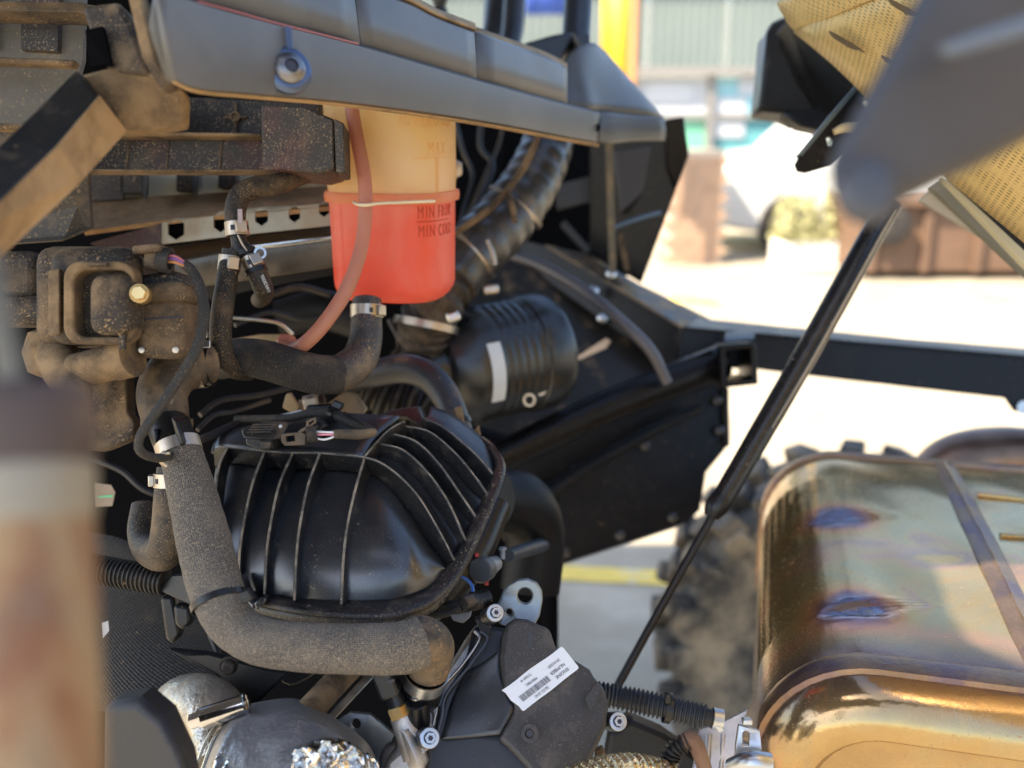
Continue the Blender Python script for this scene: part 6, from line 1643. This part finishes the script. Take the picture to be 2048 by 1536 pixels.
tube('brown_sheath', [(1366, 1486, .655, 15), (1382, 1478, .655, 16), (1394, 1494, .655, 16), (1405, 1524, .655, 15), (1418, 1570, .655, 15)], M('brown_braided_sheath', (.16, .085, .05), .8, dust=.4, bump=.6, bscale=900, up=.6), o2, seg=18)
lathe('metal_body', P(1338, 1560, .655), UP, [(PX(.655, 19), -.006), (PX(.655, 19), .011), (PX(.655, 17), .012)], m_zinc, o2, seg=20)
wf = tube('foil_wrapped_pipe', [(1130, 1590, .62, 48), (1200, 1565, .63, 50), (1265, 1558, .64, 50), (1330, 1570, .65, 48)], M('crinkled_gold_foil', (.80, .66, .38), .2, 1.0, bump=3.0, bscale=170, vary=.15), None, seg=40, corr=(.005, .0012))
tag(wf, 'pipe wrapped in crinkled gold foil at the bottom edge', 'pipe')
dk = prism('subframe_block', [(1222, 1470, .86), (1260, 1440, .86), (1330, 1470, .86), (1400, 1520, .86), (1400, 1600, .86), (1200, 1600, .86)], .03, m_dark, None, bev=.004); tag(dk, 'dark subframe block in the shadow under the corrugated hose', 'subframe')
tp = prism('tan_heat_tab', [(1190, 1500, .72), (1206, 1494, .72), (1215, 1520, .71), (1212, 1560, .71), (1190, 1560, .71)], .006, m_dirt, None, bev=.001); tag(tp, 'tan tab beside the lower right corner of the engine cover', 'tab')

# ================================================================ air cleaner and ducts (behind)
ac = thing('air_cleaner', 'black cylindrical air cleaner with ring grooves and a white sticker', 'air cleaner', P(1000, 840, 1.15))
m_can = M('satin_black_canister', (.014, .015, .016), .30, spec=.6, speck=.06, bump=.04, bscale=900)
axc = nrm(P(1120, 668, 1.20) - P(900, 735, 1.08)); axc = nrm(np.array((.84, .54, .05)))
cc = P(915, 735, 1.12); rC = PX(1.12, 118)
prof = [(rC * .55, -.03), (rC * .80, -.028), (rC * .93, -.015), (rC * .97, -.004), (rC, .0)]
for k in range(5):
    prof += [(rC, .026 + k * .011), (rC * .988, .028 + k * .011), (rC * .988, .031 + k * .011), (rC, .033 + k * .011)]
prof += [(rC, .084), (rC * 1.03, .085), (rC * 1.04, .089), (rC * 1.04, .112), (rC * .98, .122), (rC * .7, .126)]
lathe('canister', cc, axc, prof, m_can, ac, seg=64, smooth=30)
lathe('snout', cc - axc * .02, -axc, [(rC * .62, 0), (rC * .58, .03), (rC * .50, .05)], m_can, ac, seg=40)
# sticker wrapped on the side towards the viewer
a1_ = nrm(-FW - axc * ((-FW) @ axc)); b1_ = np.cross(axc, a1_)
V = []; F = []
for i in range(13):
    t = R(-14 + 58 * i / 12)
    for h in (.006, .023):
        V.append(cc + axc * h + (a1_ * math.cos(t) + b1_ * math.sin(t)) * (rC + .0008))
    if i: F.append((2 * i - 2, 2 * i - 1, 2 * i + 1, 2 * i))
make('white_sticker', V, F, plain('sticker_white', (.62, .62, .60), .5), ac, smooth=60)
for (x, y, d) in ((1058, 800, 1.10), (1080, 778, 1.12)):
    ring('latch_loop', P(x, y, d), nrm(-FW + RT * .3), .005, .003, .0025, m_zinc, ac, seg=18)
boxp('latch_plate', 1040, 768, 1056, 800, 1.12, .006, m_zinc, ac, bev=.001)
# corrugated intake duct going up to the right
du = thing('intake_duct', 'black ribbed intake duct climbing from the air cleaner to the grey trim', 'duct', P(930, 560, 1.15))
m_duct = M('dusty_duct_plastic', (.040, .034, .027), .34, spec=.7, dust=.25, speck=.08, up=.2)
dpts = [(870, 590, 1.10, 60), (930, 520, 1.12, 64), (1000, 450, 1.15, 62), (1060, 370, 1.19, 58), (1095, 290, 1.23, 52), (1105, 230, 1.26, 48)]
tube('duct_wall', dpts, m_duct, du, seg=34, sub=10, corr=(.026, .0007))
for (x, y, d, r, ax) in ((945, 505, 1.125, 66, (1, -.9)), (1030, 415, 1.165, 63, (.75, -1))):
    ring('duct_band', P(x, y, d), RT * ax[0] - UP * ax[1], PX(d, r), .006, .001, m_clamp, du, seg=40)
cv = thing('control_cable', 'thin dusty cable running along the intake duct', 'cable', P(950, 540, 1.1))
tube('cable_run', [(905, 470, 1.08, 6), (970, 425, 1.09, 7), (1015, 380, 1.10, 7), (1050, 330, 1.12, 7), (1078, 270, 1.14, 6)], m_dirt, cv, seg=10)
tube('cable_run', [(1015, 380, 1.10, 6), (1025, 415, 1.09, 6), (1030, 445, 1.085, 6)], m_dirt, cv, seg=10)
tube('cable_run', [(975, 480, 1.06, 4), (985, 505, 1.06, 5), (990, 530, 1.06, 4)], m_clamp, cv, seg=10)
# rubber elbow under duct with ring clamp
ru = thing('duct_elbow', 'brown ringed rubber elbow between the duct and the air cleaner', 'elbow', P(860, 680, 1.08))
tube('elbow_wall', [(905, 560, 1.07, 55), (880, 600, 1.06, 55), (855, 640, 1.07, 58), (850, 690, 1.09, 58)], m_rubber, ru, seg=30, corr=(.012, .0025))
ring('ring_clamp', P(852, 650, 1.07), UP + RT * .2, PX(1.07, 62), .008, .002, m_clamp, ru, seg=40)
boxp('clamp_screw', 892, 622, 920, 644, 1.02, .012, m_steel, ru, bev=.003, rot=.3)
boxp('clamp_screw', 965, 568, 998, 588, 1.05, .012, m_clamp, ru, bev=.003, rot=.1)
bh = tube('breather_hose', [(700, 762, .93, 24), (760, 745, .92, 28), (815, 738, .91, 30), (860, 755, .90, 30), (890, 790, .89, 29), (908, 830, .88, 28), (920, 870, .875, 28)], M('black_breather_rubber', (.020, .021, .024), .42, speck=.12, dust=.3, up=.3), None, seg=26)
tag(bh, 'smooth black breather hose arching behind the ribbed plenum', 'hose')
bhc = thing('breather_clip', 'tan steel clip at the foot of the breather hose', 'clip', P(945, 870, .86))
prism('clip_plate', [(908, 815, .862), (924, 812, .862), (930, 855, .862), (918, 858, .862)], .004, m_dirt, bhc, bev=.001)
prism('clip_plate', [(938, 880, .86), (945, 862, .86), (958, 850, .86), (962, 872, .86), (952, 884, .86)], .003, m_dirt, bhc, bev=.001)
ring('hose_tie', P(915, 848, .878), P(920, 870, .875) - P(905, 825, .88), PX(.88, 28), .005, .001, m_blackc, bhc, seg=30)
bw_ = tube('bellows_duct', [(720, 760, 1.02, 60), (780, 790, 1.02, 60), (840, 810, 1.02, 58), (870, 830, 1.02, 50)], m_rubberd, None, seg=30, corr=(.014, .004))
tag(bw_, 'black bellows duct half hidden behind the breather hose', 'duct')
# blurred grey hose along the brace
gh = tube('drain_hose', [(1020, 510, 1.30, 9), (1080, 530, 1.26, 11), (1160, 575, 1.22, 12), (1240, 640, 1.18, 12), (1300, 700, 1.17, 12), (1335, 765, 1.18, 11)], M('grey_violet_hose', (.085, .078, .085), .45, dust=.2, speck=.1), None, seg=14)
tag(gh, 'long grey drain hose draped diagonally over the dark liner', 'hose')
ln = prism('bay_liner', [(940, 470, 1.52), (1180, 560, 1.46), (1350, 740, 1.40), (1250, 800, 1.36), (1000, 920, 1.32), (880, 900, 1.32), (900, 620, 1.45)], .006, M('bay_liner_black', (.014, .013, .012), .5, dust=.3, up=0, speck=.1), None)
tag(ln, 'dark sloped liner sheet behind the air cleaner', 'liner')
o = prism('bare_metal_tab', [(1140, 728, 1.30), (1150, 716, 1.30), (1212, 676, 1.30), (1222, 682, 1.30), (1212, 696, 1.30)], .004, M('bare_orange_edge', (.55, .36, .22), .35, .6), None); tag(o, 'short bare metal tab on the dark liner', 'tab')  # tab in a pale orange metal colour
# dim engine mass under the air cleaner
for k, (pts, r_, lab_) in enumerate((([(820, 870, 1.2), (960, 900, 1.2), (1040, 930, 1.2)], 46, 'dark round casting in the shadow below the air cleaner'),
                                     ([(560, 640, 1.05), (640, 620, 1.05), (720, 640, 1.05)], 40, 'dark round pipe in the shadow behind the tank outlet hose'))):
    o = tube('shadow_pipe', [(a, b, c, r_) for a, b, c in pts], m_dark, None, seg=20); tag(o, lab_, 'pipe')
ey = lathe('ivory_filler_plug', P(912, 338, 1.0), RT, [(.004, -.012), (.009, -.008), (.0095, 0), (.006, .006)], plain('ivory_cap', (.65, .58, .48), .4), None, seg=18)
tag(ey, 'small ivory cap peeking out right of the coolant tank', 'plug')

# ---- dim looms and pipes in the dark gaps
def loom(label, runs, loc, mats):
    t = thing('wiring_loom', label, 'wiring loom', loc, 'wiring looms in the dark gaps')
    for i, pts in enumerate(runs):
        tube('loom_wire', pts, mats[i % len(mats)], t, seg=8, sub=6)
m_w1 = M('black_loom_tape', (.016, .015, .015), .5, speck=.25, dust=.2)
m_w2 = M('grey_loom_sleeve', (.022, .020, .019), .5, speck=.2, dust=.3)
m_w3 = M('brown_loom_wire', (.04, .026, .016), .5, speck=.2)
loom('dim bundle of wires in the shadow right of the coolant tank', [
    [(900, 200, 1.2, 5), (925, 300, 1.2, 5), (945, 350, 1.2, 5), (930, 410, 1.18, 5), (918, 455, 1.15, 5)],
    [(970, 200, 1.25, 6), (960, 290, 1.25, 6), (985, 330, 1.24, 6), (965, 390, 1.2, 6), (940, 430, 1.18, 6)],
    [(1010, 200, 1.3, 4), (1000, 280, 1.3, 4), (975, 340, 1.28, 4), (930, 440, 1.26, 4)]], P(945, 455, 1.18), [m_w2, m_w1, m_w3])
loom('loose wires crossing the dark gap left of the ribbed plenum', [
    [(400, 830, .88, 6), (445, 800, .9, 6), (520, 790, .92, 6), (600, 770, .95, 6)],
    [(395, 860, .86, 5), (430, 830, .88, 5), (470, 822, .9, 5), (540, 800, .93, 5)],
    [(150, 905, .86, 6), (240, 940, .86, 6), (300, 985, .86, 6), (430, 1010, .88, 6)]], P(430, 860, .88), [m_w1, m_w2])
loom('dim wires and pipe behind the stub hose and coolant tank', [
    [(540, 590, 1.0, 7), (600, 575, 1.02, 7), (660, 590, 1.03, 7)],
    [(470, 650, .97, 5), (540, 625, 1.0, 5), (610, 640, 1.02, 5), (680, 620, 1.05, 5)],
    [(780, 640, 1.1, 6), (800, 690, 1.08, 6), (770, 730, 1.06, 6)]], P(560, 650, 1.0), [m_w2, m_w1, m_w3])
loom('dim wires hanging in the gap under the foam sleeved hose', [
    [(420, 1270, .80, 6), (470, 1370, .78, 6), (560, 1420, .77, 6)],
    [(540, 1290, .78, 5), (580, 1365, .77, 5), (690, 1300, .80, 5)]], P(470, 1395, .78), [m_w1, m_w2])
# relay box details
prism('seam_line', [(272, 638, .6645), (366, 632, .6645), (366, 635, .6645), (272, 641, .6645)], .001, m_ink, v2)
for (x, y) in ((284, 700), (352, 700)):
    lathe('screw', P(x, y, .6645), -FW, [(.0022, 0), (.0022, .0012), (.0012, .0014)], m_clamp, v2, seg=10)
boxp('rim_catch', 176, 524, 214, 532, .6375, .004, m_dirt2, vb, bev=.0008)
boxp('rim_catch', 236, 668, 250, 700, .637, .004, m_dirt2, vb, bev=.0008)
prism('side_rib', [(96, 540, .653), (118, 536, .648), (118, 668, .648), (96, 672, .653)], .004, m_dirt, vb, bev=.001)
